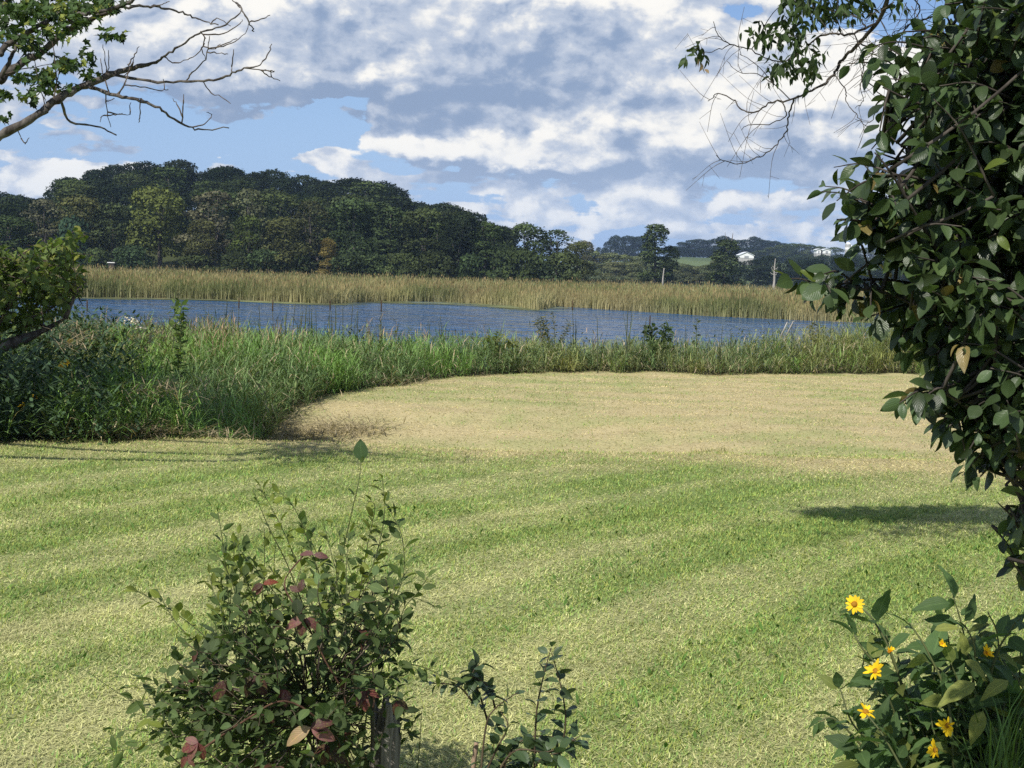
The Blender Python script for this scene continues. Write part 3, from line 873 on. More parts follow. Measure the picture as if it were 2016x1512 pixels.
def hill_woods():
    rng = np.random.default_rng(8)
    # ridge against the sky, then the slope down to the front row
    for (D, n, lab, grp, hh) in ((395, 27, 'dark hilltop tree against the sky', 'trees along the hilltop', 12.5),
                                 (365, 23, 'dark tree just below the hilltop', 'trees below the hilltop', 12.5),
                                 (335, 20, 'dark tree halfway up the hillside', 'trees on the hillside', 13),
                                 (305, 19, 'dark tree on the lower hillside', 'trees on the lower hillside', 13),
                                 (280, 18, 'dark tree right behind the front row', 'trees behind the front row', 13)):
        for k in range(n):
            a = -260 + (k + .5 + rng.uniform(-.4, .4)) * (1240.0 / n)
            if a > 985: continue
            y = D + rng.uniform(-10, 10)
            x = (a - 1008) / FPX * y
            z = float(land_z(np.array([x]), np.array([y]))[0])
            lim = float(sil_top(a, y)) - z
            h = min(hh * rng.uniform(.85, 1.15), lim * rng.uniform(.93, 1.03)) if D < 390 else lim * rng.uniform(.88, 1.03)
            if h < 4: continue
            seg = ('left of the large yellow-green tree' if a < 250 else 'above the large yellow-green tree' if a < 390 else 'above the greyish thin trees' if a < 560 else
                   'above the small orange tree' if a < 720 else "towards the hill's right end")
            kind = 'oak' if D > 350 or rng.random() < .5 else ('dense' if rng.random() < .7 else 'tall')
            far_tree('broadleaf_tree', (kind, int(rng.integers(3))), x, y, z - .3, h, min(h * rng.uniform(.88, 1.2), 15), jit(OAK_SHADED if D > 350 else (MID if rng.random() < .6 else OAK_SHADED)), lab + ', ' + seg, 'tree', grp + ', ' + seg)
    # the front row, each its own: (px, top py, width px, kind, colour, label)
    rows = [(-90, 400, 110, 'dense', MID, 'dark tree at the far left end of the row behind the reeds'),
            (15, 425, 110, 'dense', MID, 'dark green tree at the left picture edge behind the reeds, left of the grey-green tree'),
            (88, 392, 100, 'thin', GREYG, 'dull grey-green tree with a thin top left of the bluish round tree'),
            (160, 385, 95, 'dense', OLIVE, 'olive brownish-topped tree behind the low white shed'),
            (152, 428, 70, 'bush', (.045, .075, .045), 'bluish green rounded low tree in front of the olive tree on the left'),
            (222, 400, 85, 'dense', MID, 'dark narrow tree just left of the large yellow-green tree'),
            (316, 372, 128, 'oak', YEL, 'large yellow-green rounded tree, the brightest on the wooded shore'),
            (418, 376, 130, 'thin', GREYG, 'greyish thinning tree with bare limbs right of the yellow-green tree'),
            (400, 432, 60, 'dense', OLIVE, 'brownish green smaller tree in front of the greyish thinning tree'),
            (492, 372, 105, 'thin', GREYG, 'second greyish thin-crowned tree, pale twigs showing at its top'),
            (490, 425, 65, 'dense', (.062, .088, .028), 'fresh green small tree at the foot of the thin-crowned greyish trees'),
            (560, 428, 100, 'dense', OLIVE, 'olive spreading tree left of the small orange-tinged tree'),
            (612, 395, 100, 'thin', (.055, .062, .03), 'dusky olive tree standing above the small orange-tinged tree'),
            (700, 390, 110, 'dense', MID, 'dark green tree right of the small orange-tinged tree'),
            (770, 405, 90, 'tall', MID, 'dark upright tree near the middle of the wooded shore'),
            (838, 410, 105, 'dense', MID, 'dark full tree between the upright tree and the shore\'s right end'),
            (905, 418, 90, 'dense', OAK_SHADED, 'very dark tree near the right end of the wooded hill'),
            (958, 436, 80, 'tall', MID, 'last tall tree at the right foot of the wooded hill'),
            (1040, 440, 92, 'dense', MID, 'dark tree with bare twigs at its top standing right of the gap in the woods'),
            (1098, 452, 82, 'thin', MID, 'dark ragged tree with dead top twigs at the right end of the woods'),
            (1138, 476, 60, 'dense', OLIVE, 'low olive tree closing the right end of the dark woods')]
    for (px, py, wp, kind, col, lab) in rows:
        D = 250 if px < 1000 else 275
        if kind == 'bush': D = 244
        if py > 420 and px < 600: D = 243
        x, _, zt = at(px, py, D)
        z = -1.5
        far_tree('broadleaf_tree', (kind, int(rng.integers(2))), x, D, z, zt - z, wp / FPX * D * 1.22, jit(col, .06), lab, 'tree', None)
    x, _, zt = at(646, 470, 240); far_tree('young_tree', ('tall', 1), x, 240, -1.5, zt + 1.5, 4.6, ORANGE, 'small orange-tinged tree at the edge of the reeds before the dark woods', 'tree')
    for k, px in enumerate([-40, 55, 195, 255, 385, 455, 520, 575, 690, 735, 800, 850, 935, 985, 1020, 1075, 1120]):
        D = 240; x, _, zt = at(px + rng.uniform(-10, 10), rng.uniform(482, 502), D)
        far_tree('bush', ('bush', k % 2), x, D + rng.uniform(-3, 3), -1.5, zt + 1.5, rng.uniform(5, 8), jit(MID if k % 3 else (.05, .075, .035), .2),
                 'low green bush at the foot of the woods behind the reeds', 'bush', 'bushes at the foot of the woods')
hill_woods()

def bare_twigs(name, px0, px1, py0, py1, D, n, label, cat='dead branch'):
    pass

def right_shore():
    rng = np.random.default_rng(18)
    def by_px(name, key, px, py, wp, D, col, lab, grp=None, zb=None, cat='tree'):
        x, _, zt = at(px, py, D)
        z = float(land_z(np.array([x]), np.array([float(D)]))[0]) if zb is None else zb
        return far_tree(name, key, x, D, z - .2, max(zt - z, 2), wp / FPX * D * 1.08, col, lab, cat, grp)
    # standing alone in front
    by_px('broadleaf_tree', ('tall', 0), 1293, 438, 84, 330, MID, 'tall dark lone tree with pale lower trunk behind the reeds')
    by_px('broadleaf_tree', ('dense', 1), 1316, 482, 52, 332, OAK_SHADED, 'lower dark tree crowding the right side of the tall lone tree')
    by_px('broadleaf_tree', ('tall', 2), 1430, 470, 84, 330, MID, 'dark cone-shaped tree with a bare dead leader left of the white barn')
    # pale trunk under the first, dead leader on the second
    b = at(1304, 560, 326); t = at(1306, 528, 326)
    o = link('dead_tree', None, None, (b[0], b[1], -1.6)); tag(o, 'pale bare trunk standing before the tall dark lone tree', 'dead tree')
    V, F = tube(spline([[0, 0, 0], [.1, 0, 2.4], [.25, 0, t[2] + 1.6]], 4), np.linspace(.24, .12, 9), 6)
    link('trunk', Acc().add(V, F).mesh('trunk', M_PALEWOOD), o)
    p0, p1 = at(1428, 492, 331), at(1443, 459, 331)
    a = Acc(); V, F = tube(spline([p0, (p0 + p1) / 2 + [.5, 0, -.3], p1], 4), np.linspace(.22, .06, 9), 5); a.add(V, F)
    q = (p0 + p1) / 2; V, F = tube(spline([q, q + [-.9, 0, 1.2], q + [-1.0, 0, 2.1]], 3), np.linspace(.10, .04, 7), 5); a.add(V, F)
    root = [c for c in C.objects if c.name.startswith('broadleaf_tree')][-1]
    o = link('dead_leader', a.mesh('dead_leader', M_GREYWOOD), None)
    o.parent = root
    o.matrix_parent_inverse = (Matrix.LocRotScale(root.location, root.rotation_euler, root.scale)).inverted()
    # the snag
    b = at(1523, 566, 330); t = at(1526, 509, 330)
    o = thing('dead_snag', 'bare grey dead tree trunk with stub branches standing right of the white barn', 'dead tree', (b[0], b[1], -1.6))
    H = t[2] + 1.6; a = Acc()
    V, F = tube(spline([[0, 0, 0], [.08, 0, H * .35], [0, 0, H * .7], [.12, 0, H]], 5), np.linspace(.36, .07, 16), 7, .25, 4); a.add(V, F)
    link('trunk', a.mesh('trunk', M_PALEWOOD), o)
    for (z, dx, dz) in ((.50, -.9, .5), (.56, .9, .1), (.60, -.7, 1.0), (.66, .8, .6), (.72, -.45, .4), (.47, .6, .5)):
        V, F = tube(spline([[0, 0, H * z], [dx * .6, .1, H * z + dz * .3], [dx, .1, H * z + dz]], 3), np.linspace(.11, .04, 7), 5)
        link('branch', Acc().add(V, F).mesh('branch', M_PALEWOOD), o)
    # pale green woods left of the lone tree
    for k, (px, py, wp) in enumerate([(1150, 473, 52), (1168, 492, 50), (1185, 500, 46), (1205, 496, 54), (1232, 500, 50), (1255, 503, 44), (1272, 500, 42), (1160, 512, 50), (1215, 514, 56), (1245, 515, 50)]):
        by_px('broadleaf_tree', ('dense', k % 3), px, py, wp, 430 - 25 * (k > 6), jit((.125, .142, .072) if k else GREYG, .12), 'grey-green tree in the pale clump between dark woods and tall lone tree', 'pale trees left of the lone tree')
    for k, (px, py, wp) in enumerate([(1345, 518, 44), (1368, 524, 40), (1392, 520, 40), (1352, 535, 40), (1380, 538, 44), (1405, 532, 36), (1330, 530, 36)]):
        by_px('bush', ('dense', k % 3), px, py, wp, 420, jit((.115, .132, .065), .12), 'pale green scrub tree between the two dark lone trees', 'scrub between the lone trees', cat='bush')
    # dark wood below the barn
    for k in range(20):
        px = 1448 + k * 33 + rng.uniform(-8, 8)
        by_px('broadleaf_tree', ('oak' if k % 2 else 'dense', k % 3), px, 508 - .012 * (px - 1448) + rng.uniform(-6, 8), rng.uniform(46, 62), 480 + rng.uniform(-15, 15), jit((.019, .030, .016), .15),
              'blackish tree in the dark wood below the white barn', 'dark wood below the barn')
    for k in range(18):
        px = 1455 + k * 36 + rng.uniform(-8, 8)
        by_px('bush', ('dense', k % 3), px, rng.uniform(522, 534), rng.uniform(46, 60), 450, jit((.018, .028, .015), .15),
              'low blackish tree along the foot of the dark wood below the barn', 'foot of the dark wood')
    for k, px in enumerate([1175, 1195, 1222, 1248, 1268, 1282]):
        by_px('bush', ('bush', k % 2), px, 545 + .02 * (px - 1175), 40, 395, jit((.115, .14, .075), .1), 'low pale green bush at the far edge of the reeds', 'bushes beyond the reeds', cat='bush')
    for k in range(16):
        px = 1560 + k * 9 + rng.uniform(-3, 3)
        by_px('broadleaf_tree', ('dense', k % 3), px, 501 + rng.uniform(-1, 4), 30, 700 + rng.uniform(-20, 20), jit((.030, .044, .022), .15), 'dark tree hiding the foot of the white farm buildings and silo', 'trees below the farm buildings')
    for k, (px, py) in enumerate([(1325, 512), (1340, 524), (1358, 521), (1376, 523), (1394, 521), (1408, 512), (1418, 505)]):
        by_px('bush', ('dense', k % 3), px, py, 34, 520, jit((.085, .10, .048), .12), 'grey-green scrub tree along the lower edge of the small far field', 'scrub below the far field', cat='bush')
    # far ridge
    for k in range(8):
        px = 1203 + k * 11
        by_px('broadleaf_tree', ('dense', k % 3), px, 464 + (10 if k == 0 else 0) + rng.uniform(-2, 3), 34, 1050, jit((.018, .028, .016), .1), 'dark tree in the far round copse left of the ridge', 'far round copse')
    ridge = [(1330, 484), (1345, 476), (1362, 472), (1378, 470), (1395, 472), (1410, 469), (1424, 464), (1438, 468), (1455, 472), (1470, 471), (1484, 465), (1498, 471), (1512, 473), (1528, 474), (1542, 478)]
    for k, (px, py) in enumerate(ridge):
        by_px('broadleaf_tree', ('dense', k % 3), px, py, 40, 1080, jit((.018, .028, .016), .1), 'dark tree on the far ridge skyline above the white barn', 'far ridge trees')
        by_px('broadleaf_tree', ('dense', (k + 1) % 3), px + 8, 486 + rng.uniform(-4, 4), 42, 1020, jit((.018, .028, .016), .1), 'dark tree on the far slope under the ridge skyline', 'far slope trees')
    lights = [(1482, 497), (1500, 492), (1520, 486), (1538, 481), (1558, 478), (1578, 479), (1595, 481), (1612, 484), (1530, 498), (1552, 496), (1575, 495), (1596, 500), (1645, 486), (1690, 488), (1715, 486), (1740, 490), (1770, 488), (1800, 490), (1840, 488), (1880, 490), (1930, 488), (1980, 490)]
    for k, (px, py) in enumerate(lights):
        by_px('broadleaf_tree', ('dense', k % 3), px, py, 40, 900, jit((.062, .080, .030), .12), 'mid green tree on the sunny far slope left of the silo' if px < 1660 else 'mid green far tree behind the shrub right of the silo', 'sunny far slope' if px < 1660 else 'far trees right of the silo')
    for k, px in enumerate([1180, 1192]):
        by_px('bush', ('oak', k), px, 487, 16, 1000, OAK_SHADED, 'tiny dark far tree left of the round copse', 'tiny far trees')
right_shore()

# ------------------------------------------------------------------ far buildings
M_WHITE = plain('white_paint', (.80, .80, .78, 1), .6, .12, .6)
M_ROOFW = plain('pale_metal_roof', (.74, .76, .78, 1), .45, .1, .4)
M_CONC = plain('concrete', (.42, .41, .39, 1), .85, .35, .5)
M_DARK = plain('grey_door', (.30, .31, .32, 1), .6, .1)

def barn(name, label, px, py_ground, D, W, wall_h, rise, depth, roofmat, cat='barn'):
    c = at(px, py_ground, D)
    r = thing(name, label, cat, (c[0], c[1], c[2]))
    a = Acc(); a.add(*box(0, 0, wall_h / 2, W, depth, wall_h))
    V = np.array([[-W / 2, -depth / 2, wall_h], [W / 2, -depth / 2, wall_h], [0, -depth / 2, wall_h + rise - .05], [-W / 2, depth / 2, wall_h], [W / 2, depth / 2, wall_h], [0, depth / 2, wall_h + rise - .05]])
    a.add(V, np.array([[0, 1, 2], [3, 5, 4]]))
    link('wall', a.mesh('wall', M_WHITE, smooth=False), r)
    for s in (-1, 1):
        e = .5
        V = []
        for (x, z) in ((0, wall_h + rise), (s * (W / 2 + e), wall_h - e * rise / (W / 2)), (s * (W / 2 + e), wall_h - e * rise / (W / 2) + .18), (0, wall_h + rise + .18)):
            V += [[x, -depth / 2 - e, z], [x, depth / 2 + e, z]]
        F = []
        for k in range(4):
            p, q = 2 * k, 2 * ((k + 1) % 4); F += [[p, q, q + 1], [p, q + 1, p + 1]]
        F += [[0, 2, 4], [0, 4, 6], [1, 5, 3], [1, 7, 5]]
        link('roof', Acc().add(V, np.array(F)).mesh('roof', roofmat, smooth=False), r)
    link('door', Acc().add(*box(0, -depth / 2 - .04, wall_h * .38, W * .3, .08, wall_h * .76)).mesh('door', M_DARK, smooth=False), r)
    # knoll under the building down to the land
    g = float(land_z(np.array([c[0]]), np.array([c[1]]))[0])
    if c[2] - g > .2:
        link('foundation', Acc().add(*box(0, 0, -(c[2] - g) / 2 - .01, W * .98, depth * .98, c[2] - g)).mesh('foundation', M_CONC, smooth=False), r)
    return r
barn('barn', 'white barn with a broad pale gable roof among trees on the far slope', 1466, 508, 850, 8.6, 1.6, 1.9, 14, M_ROOFW)
barn('farm_shed', 'small white farm building, the left of the pair beside the silo', 1609, 499, 850, 2.6, 2.2, .5, 8, M_ROOFW, 'farm building')
barn('farm_shed', 'wider white farm building nearest the silo, behind the dark wood', 1624, 499, 850, 4.6, 1.9, .8, 10, M_ROOFW, 'farm building')

def silo():
    c = at(1668, 515, 850); t = at(1668, 482, 850)
    r = thing('silo', 'tall grey concrete silo with a pale domed top behind the dark wood', 'silo', (c[0], c[1], c[2]))
    g = float(land_z(np.array([c[0]]), np.array([c[1]]))[0]); H = t[2] - c[2]
    for k in range(7):
        z0 = g - c[2] if k == 0 else H * k / 7; z1 = H * (k + 1) / 7
        V, F = tube([[0, 0, z0], [0, 0, z1 - .06]], 1.75 + .02 * (k % 2), 18)
        o = link('ring', Acc().add(V, F, (1, 1, 1) if k % 2 else (.9, .9, .88)).mesh('ring', M_CONC if k not in (5,) else M_WHITE, smooth=False), r)
    ang = np.linspace(0, np.pi / 2, 6)
    V, F = tube([[0, 0, H + 1.7 * math.sin(a)] for a in ang], [max(1.78 * math.cos(a), .02) for a in ang], 18)
    link('dome', Acc().add(V, F).mesh('dome', M_ROOFW), r)
    V, F = tube([[1.9, -.6, g - c[2]], [1.9, -.6, H]], .22, 6)
    link('chute', Acc().add(V, F).mesh('chute', M_ROOFW), r)
silo()
def low_shed():
    c = at(221, 524, 236); t = at(221, 517, 236)
    r = thing('low_shed', 'tiny hut with a pale flat roof between reeds and woods at left', 'hut', (c[0], c[1], -1.45))
    H = t[2] + 1.45
    link('wall', Acc().add(*box(0, 0, H / 2 - .06, .95, 1.2, H - .12)).mesh('wall', M_DARKBARK, smooth=False), r)
    link('roof', Acc().add(*box(0, 0, H, 1.25, 1.6, .12)).mesh('roof', M_WHITE, smooth=False), r)
low_shed()

def build_haze():
    m = bpy.data.materials.new('haze_air'); m.use_nodes = True
    T = NT(m.node_tree); T.n.clear()
    out = T.new('ShaderNodeOutputMaterial')
    v = T.new('ShaderNodeVolumePrincipled')
    v.inputs['Color'].default_value = (.50, .70, 1.0, 1)
    v.inputs['Density'].default_value = HAZE
    v.inputs['Anisotropy'].default_value = 0.0
    T.l.new(v.outputs[0], out.inputs['Volume'])
    V, F = box(0, -200, 14, 8400, 5200, 42)
    tag(link('haze', new_mesh('haze', V, F, None, None, m, False)), 'thin blue air over the whole landscape', 'haze', None, 'stuff')
HAZE = 0.00014
build_haze()

# ------------------------------------------------------------------ weedy bank between field and lake
def bank_points(n, rng, a0, a1, y0, y1, off0=0.0):
    a = rng.uniform(a0, a1, n); Y = np.sqrt(rng.uniform(y0 ** 2, y1 ** 2, n))
    x = (a - 1008) / FPX * Y
    f = np.interp(a, BANK_A, BANK_Y) + .95 * (fbm(a * .03, a * 0 + 1.5, 61, 3) - .5)
    ok = Y > f + off0
    return a[ok], Y[ok], x[ok], (Y - f)[ok]

def weed_height(a, Y):
    left = 1 - sstep(a, 500, 1150)
    right = sstep(a, 1350, 1750)
    return .56 + .24 * left + .22 * right + .40 * sstep(a, 1560, 1670)

def build_bank():
    rng = np.random.default_rng(31)
    a1 = bank_points(15500, rng, -330, 700, 12.5, 27.5)
    a2 = bank_points(26000, rng, 600, 2250, 16.5, 33.0)
    ok2 = a2[3] < 5.2; a2 = tuple(q[ok2] for q in a2)
    a = np.concatenate([a1[0], a2[0]]); Y = np.concatenate([a1[1], a2[1]]); x = np.concatenate([a1[2], a2[2]]); dd = np.concatenate([a1[3], a2[3]])
    n = len(a)
    z = lawn_z(x, Y)
    lump = fbm(x * .75, Y * .75, 71, 3)
    thin = rng.random(n) < 1 - .65 * (1 - sstep(a, 60, 300)); a, Y, x, dd, z, lump = a[thin], Y[thin], x[thin], dd[thin], z[thin], lump[thin]; n = len(a)
    h = weed_height(a, Y) * (.35 + 1.3 * lump) * rng.uniform(.75, 1.15, n) * (.45 + .55 * sstep(dd, 0, .9))
    topline = np.interp(a, [-300, 0, 400, 700, 900, 1250, 1500, 2300], [628, 628, 634, 640, 652, 660, 640, 628])
    cap = EYE[2] - (topline - yh(a)) / FPX * Y - z
    cap = cap + .34 * sstep(a, 1575, 1660) + .16 * np.exp(-((a - 1085) / 45) ** 2) + .16 * np.exp(-((a - 1640) / 70) ** 2) + .10 * (fbm(a * .03, Y * .3, 211, 2) - .4)
    h = np.minimum(h, np.maximum(cap, .25) * rng.uniform(.5, 1.04, n) * (.55 + .9 * fbm(x * .5, Y * .5, 73, 3)))
    # colour: bluish, fresh, yellowish and dry stands
    t1 = fbm(x * .55, Y * .45, 91, 3); t2 = fbm(x * .9, Y * .6, 95, 3)
    fresh = np.array([.120, .215, .045]); blue = np.array([.110, .170, .060]); yel = np.array([.190, .210, .062]); dry = np.array([.40, .33, .20]); oli = np.array([.175, .180, .075])
    s1 = sstep(t1, .35, .6)[:, None]; s2 = sstep(t2, .56, .72)[:, None]
    col = blue * (1 - s1) + fresh * s1
    col = col * (1 - s2) + yel * s2
    ol = (sstep(a, 900, 1150) * sstep(rng.random(n), .25, .6))[:, None] * .7
    col = col * (1 - ol) + oli * ol
    acc = Acc()
    lean_az = rng.uniform(0, 6.28, n); lean = rng.uniform(.0, .28, n)
    hx, hy = np.cos(lean_az) * np.tan(lean), np.sin(lean_az) * np.tan(lean)
    K = 9
    for k in range(K):
        t = (k + rng.random(n)) / K
        s = rng.random(n) < .93
        zz = t * h
        base = np.stack([x + hx * zz, Y + hy * zz, z + zz * .9], -1)[s]; m = s.sum()
        c = col[s] * rng.uniform(.65, 1.35, (m, 1))
        isdry = rng.random(m) < .07 + .12 * (t[s] < .25)
        c[isdry] = dry * rng.uniform(.6, 1.2, (isdry.sum(), 1))
        V, F, T = blades(base, rng.uniform(0, 6.28, m), rng.uniform(.14, .34, m) * (.7 + .5 * weed_height(a[s], Y[s])), rng.uniform(.3, 1.45, m), rng.uniform(.5, 2.4, m),
                         rng.uniform(.008, .017, m), c, 2, c * 1.15)
        acc.add(V, F, T)
    # (grass gives way to broad weeds at the far left)
    # thin stems
    base = np.stack([x, Y, z - .02], -1)
    V, F, T = blades(base, lean_az, h * 1.05, lean, rng.uniform(0, .3, n), np.full(n, .008), col * .8, 2)
    acc.add(V, F, T)
    tag(link('bank_grass', acc.mesh('bank_grass', M_GRASS)), 'tall tangled green grass on the bank between the mown field and the lake', 'tall grass', None, 'stuff')

    # dry seed stalks and thin reeds at the water side
    rng = np.random.default_rng(37)
    a, Y, x, dd = bank_points(9000, rng, -200, 2200, 19, 32, 1.2)
    dens = sstep(fbm(a * .012, Y * .2, 55, 3), .42, .62) * sstep(dd, 1, 3)
    dens *= .35 + .9 * np.exp(-((a - 330) / 330) ** 2) + .55 * np.exp(-((a - 1060) / 130) ** 2) + .3 * np.exp(-((a - 1650) / 160) ** 2)
    s = rng.random(len(a)) < dens; a, Y, x = a[s], Y[s], x[s]; n = len(a); z = lawn_z(x, Y)
    h = (weed_height(a, Y) + .10 + .34 * rng.random(n)) * (.85 + .3 * fbm(a * .02, Y, 44, 2)) + np.clip(-z - .1, 0, .8) * .6
    topline = np.interp(a, [-300, 300, 700, 900, 1250, 1500, 2300], [618, 612, 612, 632, 640, 640, 636]) + rng.uniform(0, 34, n)
    h = np.minimum(h, np.maximum(EYE[2] - (topline - yh(a)) / FPX * Y - z, .2))
    acc = Acc(); az = rng.uniform(0, 6.28, n)
    c = np.array([.30, .215, .125]) * rng.uniform(.55, 1.25, (n, 1)); gsel = rng.random(n) < .45; c[gsel] = np.array([.10, .12, .045]) * rng.uniform(.7, 1.3, (gsel.sum(), 1))
    V, F, T = blades(np.stack([x, Y, z], -1), az, h, rng.uniform(0, .18, n), rng.uniform(0, .5, n), rng.uniform(.010, .018, n), c, 3); acc.add(V, F, T)
    for k in range(3):
        sel = rng.random(n) < .6; m = sel.sum()
        b = np.stack([x[sel], Y[sel], z[sel] + h[sel] * rng.uniform(.5, .93, m)], -1)
        V, F, T = blades(b, az[sel] + rng.normal(0, 1.2, m), rng.uniform(.10, .28, m), rng.uniform(.1, .8, m), rng.uniform(.3, 1.6, m), rng.uniform(.010, .020, m), c[sel] * rng.uniform(.8, 1.25, (m, 1)), 2); acc.add(V, F, T)
    tag(link('dry_stalks', acc.mesh('dry_stalks', M_GRASS)), 'thin dry seed stalks and sedges along the water side of the bank', 'dry stalks', None, 'stuff')

    # broad leaved dark weeds at the left, in the shade of the tree
    rng = np.random.default_rng(41)
    a, Y, x, dd = bank_points(3400, rng, -330, 360, 12.4, 22, 0.0)
    keep = rng.random(len(a)) < 1 - sstep(a, 120, 330); a, Y, x, dd = a[keep], Y[keep], x[keep], dd[keep]
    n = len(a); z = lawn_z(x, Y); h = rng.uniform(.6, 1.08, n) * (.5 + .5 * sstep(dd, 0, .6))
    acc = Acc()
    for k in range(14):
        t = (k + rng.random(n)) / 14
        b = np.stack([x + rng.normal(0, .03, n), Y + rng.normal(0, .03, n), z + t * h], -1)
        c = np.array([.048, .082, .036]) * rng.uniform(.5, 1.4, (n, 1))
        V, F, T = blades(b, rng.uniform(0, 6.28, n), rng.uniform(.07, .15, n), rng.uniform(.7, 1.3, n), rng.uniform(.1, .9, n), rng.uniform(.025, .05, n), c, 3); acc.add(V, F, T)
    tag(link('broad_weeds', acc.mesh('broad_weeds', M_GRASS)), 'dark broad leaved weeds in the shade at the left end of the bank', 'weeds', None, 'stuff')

    # clumps of leafy forbs mixed into the grass all along the bank
    rng = np.random.default_rng(47)
    a, Y, x, dd = bank_points(5200, rng, -300, 2250, 13, 32, 0.1)
    keep = (dd < 5.5) & (fbm(x * .8, Y * .8, 131, 3) > .5); a, Y, x, dd = a[keep], Y[keep], x[keep], dd[keep]
    n = len(a); z = lawn_z(x, Y)
    topline = np.interp(a, [-300, 0, 400, 700, 900, 1250, 1500, 2300], [628, 628, 634, 640, 652, 660, 640, 628])
    h = np.clip(EYE[2] - (topline - yh(a)) / FPX * Y - z, .2, 1.0) * rng.uniform(.45, 1.05, n) * (.4 + .6 * sstep(dd, 0, .8))
    hue = fbm(x * .5, Y * .5, 137, 2)[:, None]
    fc = np.array([.080, .125, .045]) * (1 - hue) + np.array([.185, .185, .070]) * hue
    acc = Acc()
    for k in range(16):
        t = (k + rng.random(n)) / 16
        b = np.stack([x + rng.normal(0, .09, n), Y + rng.normal(0, .09, n), z + t * h], -1)
        V, F, T = blades(b, rng.uniform(0, 6.28, n), rng.uniform(.05, .12, n), rng.uniform(.6, 1.5, n), rng.uniform(.1, 1.0, n), rng.uniform(.02, .045, n), fc * rng.uniform(.6, 1.4, (n, 1)), 2); acc.add(V, F, T)
    tag(link('leafy_weeds', acc.mesh('leafy_weeds', M_GRASS)), 'olive and green leafy weeds mixed through the bank grass', 'weeds', None, 'stuff')

    # pale dead tangle patches
    rng = np.random.default_rng(43); acc = Acc()
    for (px, py, w, hgt, n) in ((330, 770, 70, 22, 260), (150, 672, 40, 24, 170), (300, 662, 60, 30, 260), (600, 845, 110, 14, 700), (690, 838, 100, 8, 500), (470, 868, 140, 7, 650), (230, 872, 160, 5, 700),
                                (560, 822, 60, 22, 200), (760, 752, 110, 7, 420), (1045, 726, 45, 10, 260), (1210, 728, 40, 6, 160), (1400, 728, 160, 5, 420), (1640, 728, 120, 5, 300)):
        q = np.stack([px + rng.normal(0, w / 2, n), py + rng.normal(0, hgt / 2, n)], -1)
        b = []
        for (qx, qy) in q:
            if py < 700 or (px == 330):
                Yb = np.interp(qx, BANK_A, BANK_Y) + rng.uniform(.1, 1.0)
                p = at(qx, qy, Yb)
            else:
                p = gp(qx, qy, -.22 if 500 < qx < 850 and qy > 790 else -.05)
                p[2] = float(lawn_z(np.array([p[0]]), np.array([p[1]]))[0]) + rng.uniform(0, .10)
            b.append(p)
        b = np.array(b)
        V, F, T = blades(b, rng.uniform(0, 6.28, n), rng.uniform(.10, .28, n), rng.uniform(1.0, 1.5, n), rng.uniform(-.2, .8, n), rng.uniform(.006, .014, n),
                         np.array([.36, .30, .19]) * rng.uniform(.5, 1.2, (n, 1)), 3); acc.add(V, F, T)
    tag(link('hay_litter', acc.mesh('hay_litter', M_CLIP)), 'loose pale hay and dead stems lying along the edge of the mown field', 'hay', None, 'stuff')
build_bank()

